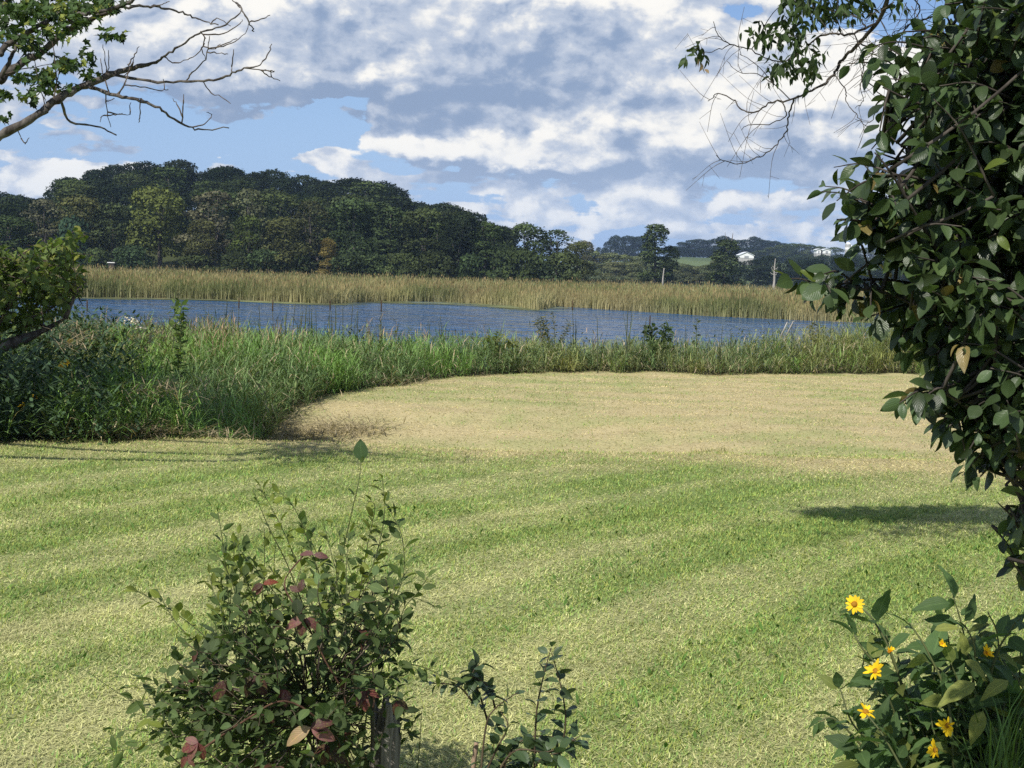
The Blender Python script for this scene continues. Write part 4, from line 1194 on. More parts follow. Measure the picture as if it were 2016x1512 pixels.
# ------------------------------------------------------------------ mown grass
def build_lawn_grass():
    rng = np.random.default_rng(51); acc = Acc()
    bands = ((4.4, 7.0, 130000, 1.05), (7.0, 10.5, 150000, 1.2), (10.5, 15.0, 130000, 1.5), (15.0, 27.0, 130000, 2.1))
    for (y0, y1, n, k) in bands:
        a = rng.uniform(-60, 2080, n); Y = np.sqrt(rng.uniform(y0 ** 2, y1 ** 2, n)); x = (a - 1008) / FPX * Y
        ok = Y < bank_front(x, Y) + .35
        x, Y = x[ok], Y[ok]; n = len(x)
        g, far = field_colour(x, Y)
        # each blade is either living or a dry clipping, the share follows the colour of the field
        live = rng.random(n) < np.clip(.06 + .92 * g, 0, 1)
        dryc = (STRAW * (1 - far[:, None]) + HAY * far[:, None]) * (rng.uniform(.68, 1.25, (n, 1)) * (1 + .7 * far[:, None] * (fbm(x * 2.2, Y * 3.5, 201, 3) - .5)[:, None]))
        grn = GREEN * rng.uniform(.65, 1.3, (n, 1)) * np.stack([rng.uniform(.8, 1.35, n), np.ones(n), rng.uniform(.8, 1.2, n)], -1)
        col = np.where(live[:, None], grn, dryc)
        th = np.where(live, rng.uniform(.5, 1.45, n), rng.uniform(1.1, 1.54, n))
        ln = rng.uniform(.014, .032, n) * (1 + .2 * k) * np.where(live, 1.0, 1.1)
        base = np.stack([x, Y, lawn_z(x, Y) + rng.uniform(-.004, .010, n)], -1)
        V, F, T = blades(base, rng.uniform(0, 6.28, n), ln, th, rng.uniform(0, .5, n), rng.uniform(.003, .0062, n) * k, col, 1)
        acc.add(V, F, T)
    # ragged taller strip in the swale
    n = 3500
    x = rng.uniform(-.8, 2.4, n); Y = rng.uniform(14.0, 15.8, n)
    base = np.stack([x, Y, lawn_z(x, Y)], -1)
    m = rng.random(n) < .6
    col = np.where(m[:, None], np.array([.36, .33, .12]), np.array([.17, .20, .055])) * rng.uniform(.6, 1.2, (n, 1))
    V, F, T = blades(base, rng.uniform(0, 6.28, n), rng.uniform(.03, .09, n), rng.uniform(.1, .9, n), rng.uniform(.2, 1.0, n), rng.uniform(.005, .010, n), col, 2); acc.add(V, F, T)
    # a few broad clover and plantain leaves in the greener patches
    n = 2600
    a = rng.uniform(0, 2016, n); Y = np.sqrt(rng.uniform(20, 110, n)); x = (a - 1008) / FPX * Y
    g, far = field_colour(x, Y); ok = g > .6; x, Y = x[ok], Y[ok]; n = len(x)
    base = np.stack([x, Y, lawn_z(x, Y) + .005], -1)
    V, F, T = blades(base, rng.uniform(0, 6.28, n), rng.uniform(.03, .07, n), rng.uniform(.7, 1.4, n), rng.uniform(.1, .8, n), rng.uniform(.012, .022, n), np.array([.10, .19, .045]) * rng.uniform(.7, 1.3, (n, 1)), 2); acc.add(V, F, T)
    tag(link('mown_grass', acc.mesh('mown_grass', M_CLIP)), 'short mown grass and straw clippings covering the field', 'grass', None, 'stuff')
build_lawn_grass()

# ------------------------------------------------------------------ leaf kinds
def ovate(wid=.34, tip=.0):
    return lambda t: wid * (math.sin(math.pi * min(1, t ** .92)) ** .78) * (1 - .10 * t) + (0.006 if t < .02 else 0)
def lance(wid=.17):
    return lambda t: wid * (math.sin(math.pi * t ** .72)) ** 1.05 + .004
BUCK = [leaf_shape(ovate(.33), 7, .22, .20), leaf_shape(ovate(.30), 7, .38, .34), leaf_shape(ovate(.36), 7, .10, .12, .012), leaf_shape(ovate(.27), 6, .5, .45)]
SMALL = [leaf_shape(ovate(.24), 5, .35, .25), leaf_shape(ovate(.28), 5, .15, .15)]
ASH = [leaf_shape(lance(.19), 6, .25, .35), leaf_shape(lance(.16), 6, .4, .5), leaf_shape(lance(.22), 6, .12, .25, .01)]
SUNL = [leaf_shape(lance(.22), 9, .22, .30, .02), leaf_shape(lance(.19), 9, .35, .48, .015), leaf_shape(lance(.26), 9, .10, .22, .025)]
MAPL = [lobed_leaf([(.0, .0), (.10, .05), (.38, .02), (.26, .22), (.50, .52), (.22, .48), (.24, .70), (.10, .66), (.0, 1.0)]),
        lobed_leaf([(.0, .0), (.08, .08), (.30, .12), (.20, .30), (.40, .62), (.15, .55), (.12, .75), (.0, 1.0)], .35, .4)]
CREEP = [leaf_shape(ovate(.30), 9, .14, .25, .02), leaf_shape(ovate(.26), 9, .35, .40, .02)]
PETAL = [leaf_shape(lambda t:   .23 * math.sin(math.pi * (.10 + .83 * t)) ** .7 - .02, 5, .2, .12)]
def meshes_of(protos, name, mat):
    return [new_mesh(name, V, F, None, U, mat) for (V, F, U) in protos]
ME_BUCK = meshes_of(BUCK, 'leaf', M_GLOSSY); ME_BUCKS = meshes_of(BUCK, 'leaf', M_LEAF)
ME_SMALL = meshes_of(SMALL, 'leaf', M_LEAF)
ME_ASH = meshes_of(ASH, 'leaf', M_MAPLE); ME_SUN = meshes_of(SUNL, 'leaf', M_LEAF); ME_PALE = meshes_of(SUNL, 'leaf', M_PALE)
ME_MAPL = meshes_of(MAPL, 'leaf', M_MAPLE); ME_CREEP = meshes_of(CREEP, 'leaf', M_RED)
ME_PETAL = meshes_of(PETAL, 'petal', M_PETAL)

def twig_leaves(P, n, size, rng, droop=.35, spread=1.0, up=(0, 0, 1), two=False, upbias=.9, t0=.12, facing=None):
    """leaf frames set alternately along polyline P"""
    out = []
    P = np.asarray(P); seg = np.cumsum(np.r_[0, np.linalg.norm(np.diff(P, axis=0), axis=1)]); L = seg[-1]
    phi = rng.uniform(0, 6.28)
    for k in range(n):
        s = L * (t0 + (1 - t0) * (k + .5 * rng.random()) / max(n - .4, 1))
        s = min(s, L)
        p = np.array([np.interp(s, seg, P[:, i]) for i in range(3)])
        i = min(np.searchsorted(seg, s), len(P) - 1); d = unit(P[i] - P[i - 1]) if i else unit(P[1] - P[0])
        for w in ((0, 1) if two else (0,)):
            ang = phi + k * 2.4 + w * math.pi
            a = unit(np.cross(d, [0.2, .3, .93])); b = np.cross(d, a)
            side = math.cos(ang) * a + math.sin(ang) * b
            last = (k == n - 1)
            dr = unit(side * spread * (1 if not last else .3) + d * .75 + np.array([0, 0, -droop * rng.uniform(.0, 1.6)]) + rng.normal(0, .28, 3))
            nr = np.array(up) * upbias + rng.normal(0, .45, 3)
            if facing is not None: nr = nr + facing
            out.append(frame(p + dr * size * .12, dr, nr, size * rng.uniform(.72, 1.18) * (.8 if last else 1)))
    return out

def px_line(pts, D, dvar=0.0, seed=0):
    """polyline of photo points at distance D (or each with its own distance as third value)"""
    rng = np.random.default_rng(seed)
    ph = rng.uniform(0, 6.28)
    out = []
    for k, p in enumerate(pts):
        d = p[2] if len(p) > 2 else D + dvar * math.sin(ph + k * .6)
        out.append(at(p[0], p[1], d))
    return np.array(out)
def pxm(px, D): return px / FPX * D

# ------------------------------------------------------------------ tree at the upper left
def left_tree():
    rng = np.random.default_rng(61)
    base = np.array([-6.0, 10.9, -.05])
    r = thing('overhanging_tree', 'tree beyond the left edge, its half bare grey branches reaching in at upper left', 'tree', base)
    D0 = 10.4
    tr = Acc()
    trunk = np.array([base, base + [.1, 0, 1.2], base + [.05, 0, 2.2], base + [-.1, .1, 3.6], base + [-.2, .2, 5.5], base + [0, .3, 7.2]])
    V, F = tube(spline(trunk, 5), np.linspace(.24, .07, 26), 10, .1, 1); tr.add(V, F)
    link('trunk', tr.mesh('trunk', M_BARK, base), r)
    fork = base + [.08, 0, 1.7]; fork2 = base + [0, .05, 2.6]; fork3 = base + [-.1, .1, 3.5]
    specs = [  # (points, width px start, width px end, root)
        ([(-60, 300), (0, 268), (69, 229), (104, 201), (139, 180), (191, 160), (236, 141), (278, 130), (312, 120), (333, 104), (365, 83), (392, 66), (434, 52), (476, 21), (455, -4)], 19, 2.2, fork),
        ([(188, 172), (226, 188), (260, 194), (306, 210), (330, 226), (365, 247), (399, 255), (451, 252)], 8, 2.0, None),
        ([(217, 161), (312, 161), (378, 160), (430, 156), (462, 142), (486, 134), (514, 127), (531, 101), (535, 87)], 6, 1.6, None),
        ([(87, 227), (139, 240), (188, 247), (229, 266)], 6, 2.5, None),
        ([(-40, 175), (10, 146), (52, 118), (87, 97), (128, 62), (146, 52), (208, 24), (250, 7), (285, -14)], 18, 6, fork2),
        ([(-30, 122), (0, 100), (35, 75), (69, 56), (104, 35), (139, 7), (165, -18)], 14, 6, fork2),
        ([(104, 35), (139, 33), (191, 23), (236, 14), (274, 12), (312, 14), (347, 21), (375, 31), (399, 40), (430, 49)], 8, 2.0, None),
        ([(455, -10), (476, 21), (493, 49), (500, 62)], 4, 2, None),
        ([(-40, 20), (8, 12), (20, -10)], 16, 12, fork3),
        ([(0, 160), (20, 118), (35, 87), (60, 60)], 9, 4, None)]
    carried = []
    for k, (pts, w0, w1, root) in enumerate(specs):
        P = px_line(pts, D0, .25, k)
        if root is None:
            cp = np.vstack(carried); j = np.argmin(((cp - P[0]) ** 2).sum(1)); P = np.vstack([cp[j], P[1:]])
        W = np.linspace(w0, w1, len(P)) if k else np.interp(np.arange(len(P)), [0, 5, 7, 8, len(P) - 1], [18, 14, 9, 5, 2])
        if root is not None:
            P = np.vstack([root, (root + P[0]) / 2 + [0, 0, -.08], P]); W = np.r_[w0 * 1.6, w0 * 1.25, W]
        Ps = spline(P, 5); Ws = np.interp(np.linspace(0, 1, len(Ps)), np.linspace(0, 1, len(W)), W)
        Ps[1:-1] += rng.normal(0, .0045, (len(Ps) - 2, 3))
        carried.append(Ps)
        V, F = tube(Ps, pxm(Ws, D0) / 2, 7, .35, k)
        link('branch', Acc().add(V, F).mesh('branch', M_BARK, base), r)
    tw = [[(486, 134), (520, 138), (545, 142)], [(490, 136), (506, 148), (528, 157)], [(430, 158), (441, 177), (465, 189), (483, 201)], [(377, 158), (396, 135), (417, 115), (422, 87), (425, 69)],
          [(405, 92), (435, 84), (462, 72)], [(420, 70), (450, 62), (478, 42), (486, 20)], [(420, 247), (444, 240), (457, 222), (447, 218)], [(394, 252), (396, 225), (398, 194)], [(381, 246), (372, 225), (361, 208)],
          [(375, 235), (376, 200)], [(210, 167), (212, 205), (220, 236)], [(212, 208), (200, 210), (198, 220)], [(214, 210), (236, 210), (250, 206)], [(216, 218), (240, 222), (260, 223)], [(218, 228), (255, 230)],
          [(236, 139), (250, 112), (258, 83), (254, 78)], [(208, 150), (206, 118), (201, 87)], [(205, 150), (192, 110), (187, 80)], [(228, 143), (242, 122), (250, 106)], [(222, 146), (230, 118), (229, 90)], [(240, 138), (248, 120), (252, 108)],
          [(80, 219), (66, 174), (49, 94)], [(310, 160), (308, 195), (305, 208)], [(312, 163), (324, 172), (333, 176)], [(230, 163), (262, 165), (300, 173), (318, 172)], [(188, 247), (198, 243), (206, 239)],
          [(320, 160), (318, 140)], [(333, 104), (355, 117), (380, 110), (400, 98), (414, 78)], [(400, 98), (425, 100), (442, 102)], [(422, 110), (440, 115), (456, 106)], [(366, 83), (372, 62), (364, 50)], [(392, 66), (402, 80)], [(376, 70), (384, 92)],
          [(430, 49), (470, 48), (500, 30), (506, 20)], [(497, 52), (520, 46), (538, 38)], [(312, 12), (335, 6), (350, 0)], [(400, 40), (412, 30), (440, 44)], [(461, 142), (460, 128)], [(484, 134), (488, 100)], [(500, 131), (497, 118)], [(514, 127), (530, 128), (541, 129)],
          [(0, 280), (25, 265), (44, 260)], [(40, 263), (47, 281)], [(62, 240), (70, 250), (78, 238)], [(118, 188), (126, 150), (130, 128)], [(148, 168), (146, 118), (138, 74)], [(133, 186), (140, 150)], [(30, 165), (80, 150), (140, 140)],
          [(226, 188), (240, 172), (246, 160)], [(260, 194), (262, 170)], [(280, 130), (272, 150), (258, 158)]]
    a = Acc()
    for k, t in enumerate(tw):
        P = px_line(t, D0, .2, 100 + k); cp = np.vstack(carried); j = np.argmin(((cp - P[0]) ** 2).sum(1))
        P = P + (cp[j] - P[0]) if np.linalg.norm(cp[j] - P[0]) < .35 else P
        P = spline(P, 4); P[1:-1] += rng.normal(0, .003, (len(P) - 2, 3)); carried.append(P)
        V, F = tube(P, np.linspace(pxm(1.5, D0), pxm(.7, D0), len(P)), 4, .3, k); a.add(V, F)
    t = link('twigs', a.mesh('twigs', M_TWIG, base), r); t['kind'] = 'stuff'
    # leaves in the photo's clumps, then the crown above and outside the frame that shades the bank
    Ts = []; ids = []; cols = []
    clumps = [(30, 15, 40, 30, 120), (90, 20, 55, 26, 130), (150, 12, 45, 22, 80), (110, 60, 40, 20, 55), (60, 85, 30, 24, 50), (155, 40, 24, 14, 34), (215, 66, 20, 11, 20), (240, 66, 8, 5, 5), (120, 122, 14, 14, 22), (135, 125, 26, 12, 26), (175, 112, 12, 16, 18),
              (80, 150, 20, 20, 44), (60, 185, 24, 14, 26), (100, 165, 18, 14, 22), (40, 150, 14, 14, 18), (5, 185, 14, 8, 16), (4, 235, 8, 14, 10), (140, 168, 10, 6, 8), (20, 60, 30, 30, 45), (180, 145, 18, 8, 12), (200, 5, 40, 14, 40)]
    for (cx, cy, rx, ry, n) in clumps:
        for k in range(n):
            q = rng.normal(0, .55, 2)
            p = at(cx + q[0] * rx, cy + q[1] * ry, D0 + rng.normal(0, .35))
            d = unit(np.array([rng.normal(), rng.normal(), -.5 + .5 * rng.normal()]))
            Ts.append(frame(p, d, [rng.normal(0, .5), rng.normal(0, .5) - .3, .7], rng.uniform(.055, .09), 1.0)); ids.append(rng.integers(2))
            c = np.array([.042, .075, .022]) * rng.uniform(.5, 1.5); cols.append(c if rng.random() > .12 else np.array([.16, .19, .04]))
    for (cx, cy, cz, rx, ry, rz, n) in ((-6.0, 11.5, 5.1, 1.9, 1.05, .7, 4800), (-8.6, 10.6, 5.2, 1.0, 1.2, 1.0, 1000), (-9.9, 11.6, 6.2, 1.2, 1.2, 1.2, 900)):
        q = unit(rng.normal(size=(n, 3))) * rng.random((n, 1)) ** .4
        for v in q:
            p = np.array([cx, cy, cz]) + v * [rx, ry, rz]
            Ts.append(frame(p, rng.normal(size=3), [rng.normal(0, .5), rng.normal(0, .5), .8], rng.uniform(.13, .19))); ids.append(rng.integers(2)); cols.append(np.array([.050, .085, .026]) * rng.uniform(.6, 1.4))
    put_leaves(r, base, MAPL, ME_MAPL, Ts, ids, cols, mat=M_MAPLE)
left_tree()

# ------------------------------------------------------------------ leaning bough with foliage at the left edge
def leaning_tree():
    rng = np.random.default_rng(67); D = 16.0
    base = np.array([-7.2, 15.4, -.05])
    r = thing('leaning_tree', 'low leaning tree with a dark bough and dense foliage at the left edge', 'tree', base)
    b = px_line([(-160, 740, 15.3), (-60, 705, 15.4), (0, 684, 15.5), (50, 666, 15.6), (90, 648, 15.7), (128, 627, 15.8)], D)
    P = np.vstack([base, base + [.25, .0, .35], b]); Ps = spline(P, 5)
    V, F = tube(Ps, np.interp(np.linspace(0, 1, len(Ps)), [0, .3, .6, 1], [.13, .085, .07, .012]), 8, .25, 2)
    link('trunk', Acc().add(V, F).mesh('trunk', M_DARKBARK, base), r)
    a = Acc()
    subs = [[(-40, 700), (20, 600), (60, 540), (110, 500), (150, 470)], [(30, 672), (60, 630), (110, 600), (150, 560)], [(0, 684), (-10, 600), (20, 520), (60, 490)], [(90, 648), (70, 620), (80, 580), (120, 545)], [(-30, 690), (-50, 580), (-40, 500)],
            [(128, 627), (150, 575), (170, 556)]]
    tips = []
    for k, s in enumerate(subs):
        P = spline(px_line(s, D, .35, k), 4); V, F = tube(P, np.linspace(.03, .006, len(P)), 5, .2, k); a.add(V, F)
        tips += list(P[len(P) // 3:])
    Ts = []; ids = []; cols = []
    poly = [(-120, 500), (-40, 480), (0, 472), (30, 485), (60, 500), (100, 475), (125, 458), (150, 452), (162, 470), (163, 500), (156, 540), (148, 575), (138, 600), (110, 618), (70, 625), (30, 640), (0, 650), (-120, 660)]
    for q in in_poly(poly, 330, rng):
        p = at(q[0], q[1], D + rng.normal(0, .45))
        tp = min(tips, key=lambda t_: np.linalg.norm(t_ - p))
        d = unit(p - tp + rng.normal(0, .12, 3) + [0.05, 0, .12]); L = rng.uniform(.18, .34)
        tw = spline([p - d * L, p - d * L * .4 + [0, 0, .02], p], 3); V, F = tube(tw, [.004] * len(tw), 3); a.add(V, F)
        if rng.random() < .5: V, F = tube([tp, p - d * L], [.006, .004], 3); a.add(V, F)
        new = twig_leaves(tw, int(rng.integers(7, 12)), .10, rng, .45, 1.0)
        Ts += new; ids += list(rng.integers(0, 4, len(new)))
        bright = sstep(p[2], .8, 2.0)
        for _ in new: cols.append((np.array([.105, .150, .042]) if rng.random() > .1 else np.array([.17, .19, .045])) * rng.uniform(.65, 1.4))
    link('twigs', a.mesh('twigs', M_TWIG, base), r)['kind'] = 'stuff'
    put_leaves(r, base, BUCK, ME_BUCKS, Ts, ids, cols, mat=M_LEAF, front=.01)
leaning_tree()

# ------------------------------------------------------------------ tree at the upper right
def right_tree():
    rng = np.random.default_rng(71); D0 = 7.6
    base = np.array([4.9, 8.6, -.03])
    r = thing('overhanging_tree', 'tree beyond the right edge with a drooping twiggy branch against the sky', 'tree', base)
    trunk = np.array([base, base + [0, 0, 1.5], base + [-.1, -.05, 3.0], base + [0, .1, 4.6], base + [.3, .2, 6.5]])
    V, F = tube(spline(trunk, 5), np.linspace(.20, .07, 21), 10, .1, 1)
    link('trunk', Acc().add(V, F).mesh('trunk', M_DARKBARK, base), r)
    def zz(pts): return [(1300 + X / 2.816, Y / 2.816) for X, Y in pts]
    fork = base + [-.1, -.05, 3.1]
    main = zz([(1330, -160), (1260, 0), (1220, 100), (1130, 210), (1060, 280), (1000, 340), (970, 400), (900, 470), (800, 520), (700, 560), (620, 565), (530, 620), (450, 610), (400, 550), (320, 520), (265, 560)])
    specs = [(main, 9.5, 1.6, fork),
             (zz([(740, 555), (715, 640), (700, 720), (660, 780), (590, 850), (500, 890), (430, 910), (350, 890), (310, 860)]), 3.4, 1.4, None),
             (zz([(780, 530), (700, 640), (600, 690), (500, 690), (450, 720)]), 2.8, 1.2, None),
             (zz([(1090, 225), (1040, 190), (960, 185), (870, 210), (800, 270), (700, 340), (600, 330), (480, 270), (370, 240), (320, 190), (295, 120)]), 5.0, 1.4, None),
             (zz([(400, 245), (300, 280), (220, 300)]), 2.2, 1.2, None),
             (zz([(620, 335), (520, 350), (440, 300)]), 2.0, 1.0, None), (zz([(640, 440), (540, 410), (440, 400), (370, 340)]), 2.0, 1.0, None),
             (zz([(1130, 215), (1125, 330), (1110, 470), (1125, 560), (1080, 600)]), 2.6, 1.0, None),
             (zz([(1165, 190), (1180, 290), (1140, 400), (1110, 480)]), 3.0, 1.2, None),
             (zz([(980, 420), (1030, 510), (1030, 560), (1080, 630), (1120, 680), (1180, 720)]), 2.4, 1.1, None),
             (zz([(1250, 470), (1240, 550), (1195, 630), (1150, 680), (1080, 660)]), 2.6, 1.0, None),
             (zz([(1700, -60), (1620, 20), (1540, 80), (1400, 130), (1330, 200), (1310, 290), (1250, 350)]), 5, 1.5, fork),
             (zz([(1330, 200), (1280, 260), (1190, 320)]), 2, 1, None), (zz([(1500, -60), (1440, 60), (1360, 150), (1290, 180), (1240, 270)]), 3.4, 1, fork),
             (zz([(560, 0), (650, 40), (720, 80)]), 2, 1, None), (zz([(1200, 120), (1100, 100), (960, 60), (860, 40), (720, 30)]), 3.2, 1.2, None)]
    fine = Acc(); carried = []
    for k, (pts, w0, w1, root) in enumerate(specs):
        P = px_line(pts, D0, .22, 40 + k)
        if root is None and carried:
            cp = np.vstack(carried); j = np.argmin(((cp - P[0]) ** 2).sum(1))
            if np.linalg.norm(cp[j] - P[0]) < .5: P = np.vstack([cp[j], P[1:]])
        W = np.linspace(w0 ** .5, w1 ** .5, len(P)) ** 2
        if root is not None:
            P = np.vstack([root, (root + P[0]) / 2 + [0, 0, .12], P]); W = np.r_[w0 * 1.6, w0 * 1.3, W]
        Ps = spline(P, 5); Ws = np.interp(np.linspace(0, 1, len(Ps)), np.linspace(0, 1, len(W)), W)
        Ps[1:-1] += rng.normal(0, .003, (len(Ps) - 2, 3)); carried.append(Ps)
        V, F = tube(Ps, pxm(Ws, D0) / 2, 6, .25, k)
        link('branch', Acc().add(V, F).mesh('branch', M_DARKBARK, base), r)
        # short side twigs, curved like the photo's
        for j in range(6, len(Ps) - 1, 2 if len(Ps) > 30 else 3):
            if rng.random() < .72:
                d0 = unit(Ps[j + 1] - Ps[j]) if j + 1 < len(Ps) else unit(Ps[j] - Ps[j - 1])
                sd = unit(np.cross(d0, [0, 1, 0])) * rng.choice([-1, 1]) + rng.normal(0, .3, 3)
                L = rng.uniform(.05, .24)
                q = [Ps[j], Ps[j] + (d0 * .7 + sd * .5) * L * .5, Ps[j] + (d0 * .8 + sd * .9) * L + [0, 0, -.03 * L]]
                V, F = tube(spline(q, 3), np.linspace(pxm(1.3, D0) / 2, pxm(.7, D0) / 2, 7), 4); fine.add(V, F)
                for g in range(int(rng.integers(0, 3))):
                    q0 = q[1] + (q[2] - q[1]) * rng.random(); V, F = tube([q0, q0 + rng.normal(0, .035, 3) + [0, 0, -.03]], [pxm(.45, D0), pxm(.3, D0)], 3); fine.add(V, F)
    for k in range(70):   # tangle of thin twigs right of the limb
        p = at(rng.uniform(1690, 1880), rng.uniform(-20, 150), D0 + rng.normal(0, .3))
        d = unit(rng.normal(size=3) + [-.4, 0, -.5]); s = unit(np.cross(d, rng.normal(size=3))); L = rng.uniform(.10, .34)
        V, F = tube(spline([p, p + d * L * .5 + s * L * .18, p + d * L + s * L * .02], 3), np.linspace(pxm(.9, D0), pxm(.35, D0), 7), 4); fine.add(V, F)
    P = spline([fork, [3.9, 8.1, 3.75], [2.6, 7.65, 3.85], [1.5, 7.5, 3.85], [.6, 7.4, 3.8]], 6); V, F = tube(P, np.linspace(.035, .005, len(P)), 6, .2, 9)
    link('branch', Acc().add(V, F).mesh('branch', M_DARKBARK, base), r)
    o = link('twigs', fine.mesh('twigs', M_TWIG, base), r); o['kind'] = 'stuff'
    Ts = []; ids = []; cols = []
    clumps = [(1368, 100, 18, 12, 12, 0), (1352, 108, 10, 10, 6, 0), (1388, 128, 9, 12, 9, 1), (1392, 112, 8, 8, 4, 0), (1506, 62, 20, 14, 30, 0), (1530, 78, 26, 14, 34, 0), (1490, 75, 10, 10, 10, 0), (1560, 30, 36, 24, 60, 0), (1590, 15, 34, 18, 50, 0), (1640, 20, 36, 22, 60, 0), (1690, 10, 36, 18, 50, 0),
              (1570, 62, 30, 14, 30, 0), (1560, 92, 26, 16, 34, 0), (1600, 115, 16, 14, 24, 0), (1545, 128, 26, 14, 34, 0), (1520, 145, 14, 10, 16, 0), (1575, 140, 22, 12, 26, 0), (1605, 145, 14, 14, 18, 0), (1587, 172, 8, 10, 6, 0), (1745, 15, 30, 12, 30, 0), (1560, -15, 60, 16, 60, 0), (1650, -30, 80, 20, 110, 0), (1760, -40, 80, 22, 110, 0), (1880, -40, 90, 30, 160, 0), (1990, -30, 90, 40, 180, 0)]
    for (cx, cy, rx, ry, n, dry) in clumps:
        for k in range(max(1, n // 5)):
            q = rng.normal(0, .55, 2)
            p = at(cx + q[0] * rx, cy + q[1] * ry, D0 + rng.normal(0, .3))
            ax = unit(np.array([rng.normal(0, .7), rng.normal(0, .7), -.6]))
            P = spline([p - ax * .10, p - ax * .03 + rng.normal(0, .01, 3), p + ax * .05], 3)
            new = twig_leaves(P, 3, .062, rng, .75, 1.0, two=True, upbias=.6)
            V, F = tube(P, [.0012] * len(P), 3)
            Ts += new; ids += list(rng.integers(0, 3, len(new)))
            for _ in new: cols.append((np.array([.20, .15, .09]) if dry else np.array([.034, .056, .018])) * rng.uniform(.5, 1.5))
    # rest of the crown, past the edge of the picture
    for (cx, cy, cz, rx, ry, rz, n) in ((4.9, 8.8, 5.4, 1.5, 1.5, 1.3, 1000), (5.6, 9.4, 6.6, 1.6, 1.5, 1.3, 800), (1.15, 7.45, 3.80, .75, .36, .12, 1000), (2.0, 7.55, 3.82, .85, .45, .14, 1500), (3.2, 7.7, 3.85, .9, .5, .2, 1200), (4.2, 8.2, 3.9, .8, .6, .3, 700)):
        for v in unit(rng.normal(size=(n, 3))) * rng.random((n, 1)) ** .4:
            Ts.append(frame(np.array([cx, cy, cz]) + v * [rx, ry, rz], rng.normal(size=3), [rng.normal(0, .5), rng.normal(0, .5), .8], rng.uniform(.09, .13))); ids.append(rng.integers(3)); cols.append(np.array([.05, .08, .026]) * rng.uniform(.6, 1.4))
    put_leaves(r, base, ASH, ME_ASH, Ts, ids, cols, mat=M_MAPLE)
right_tree()

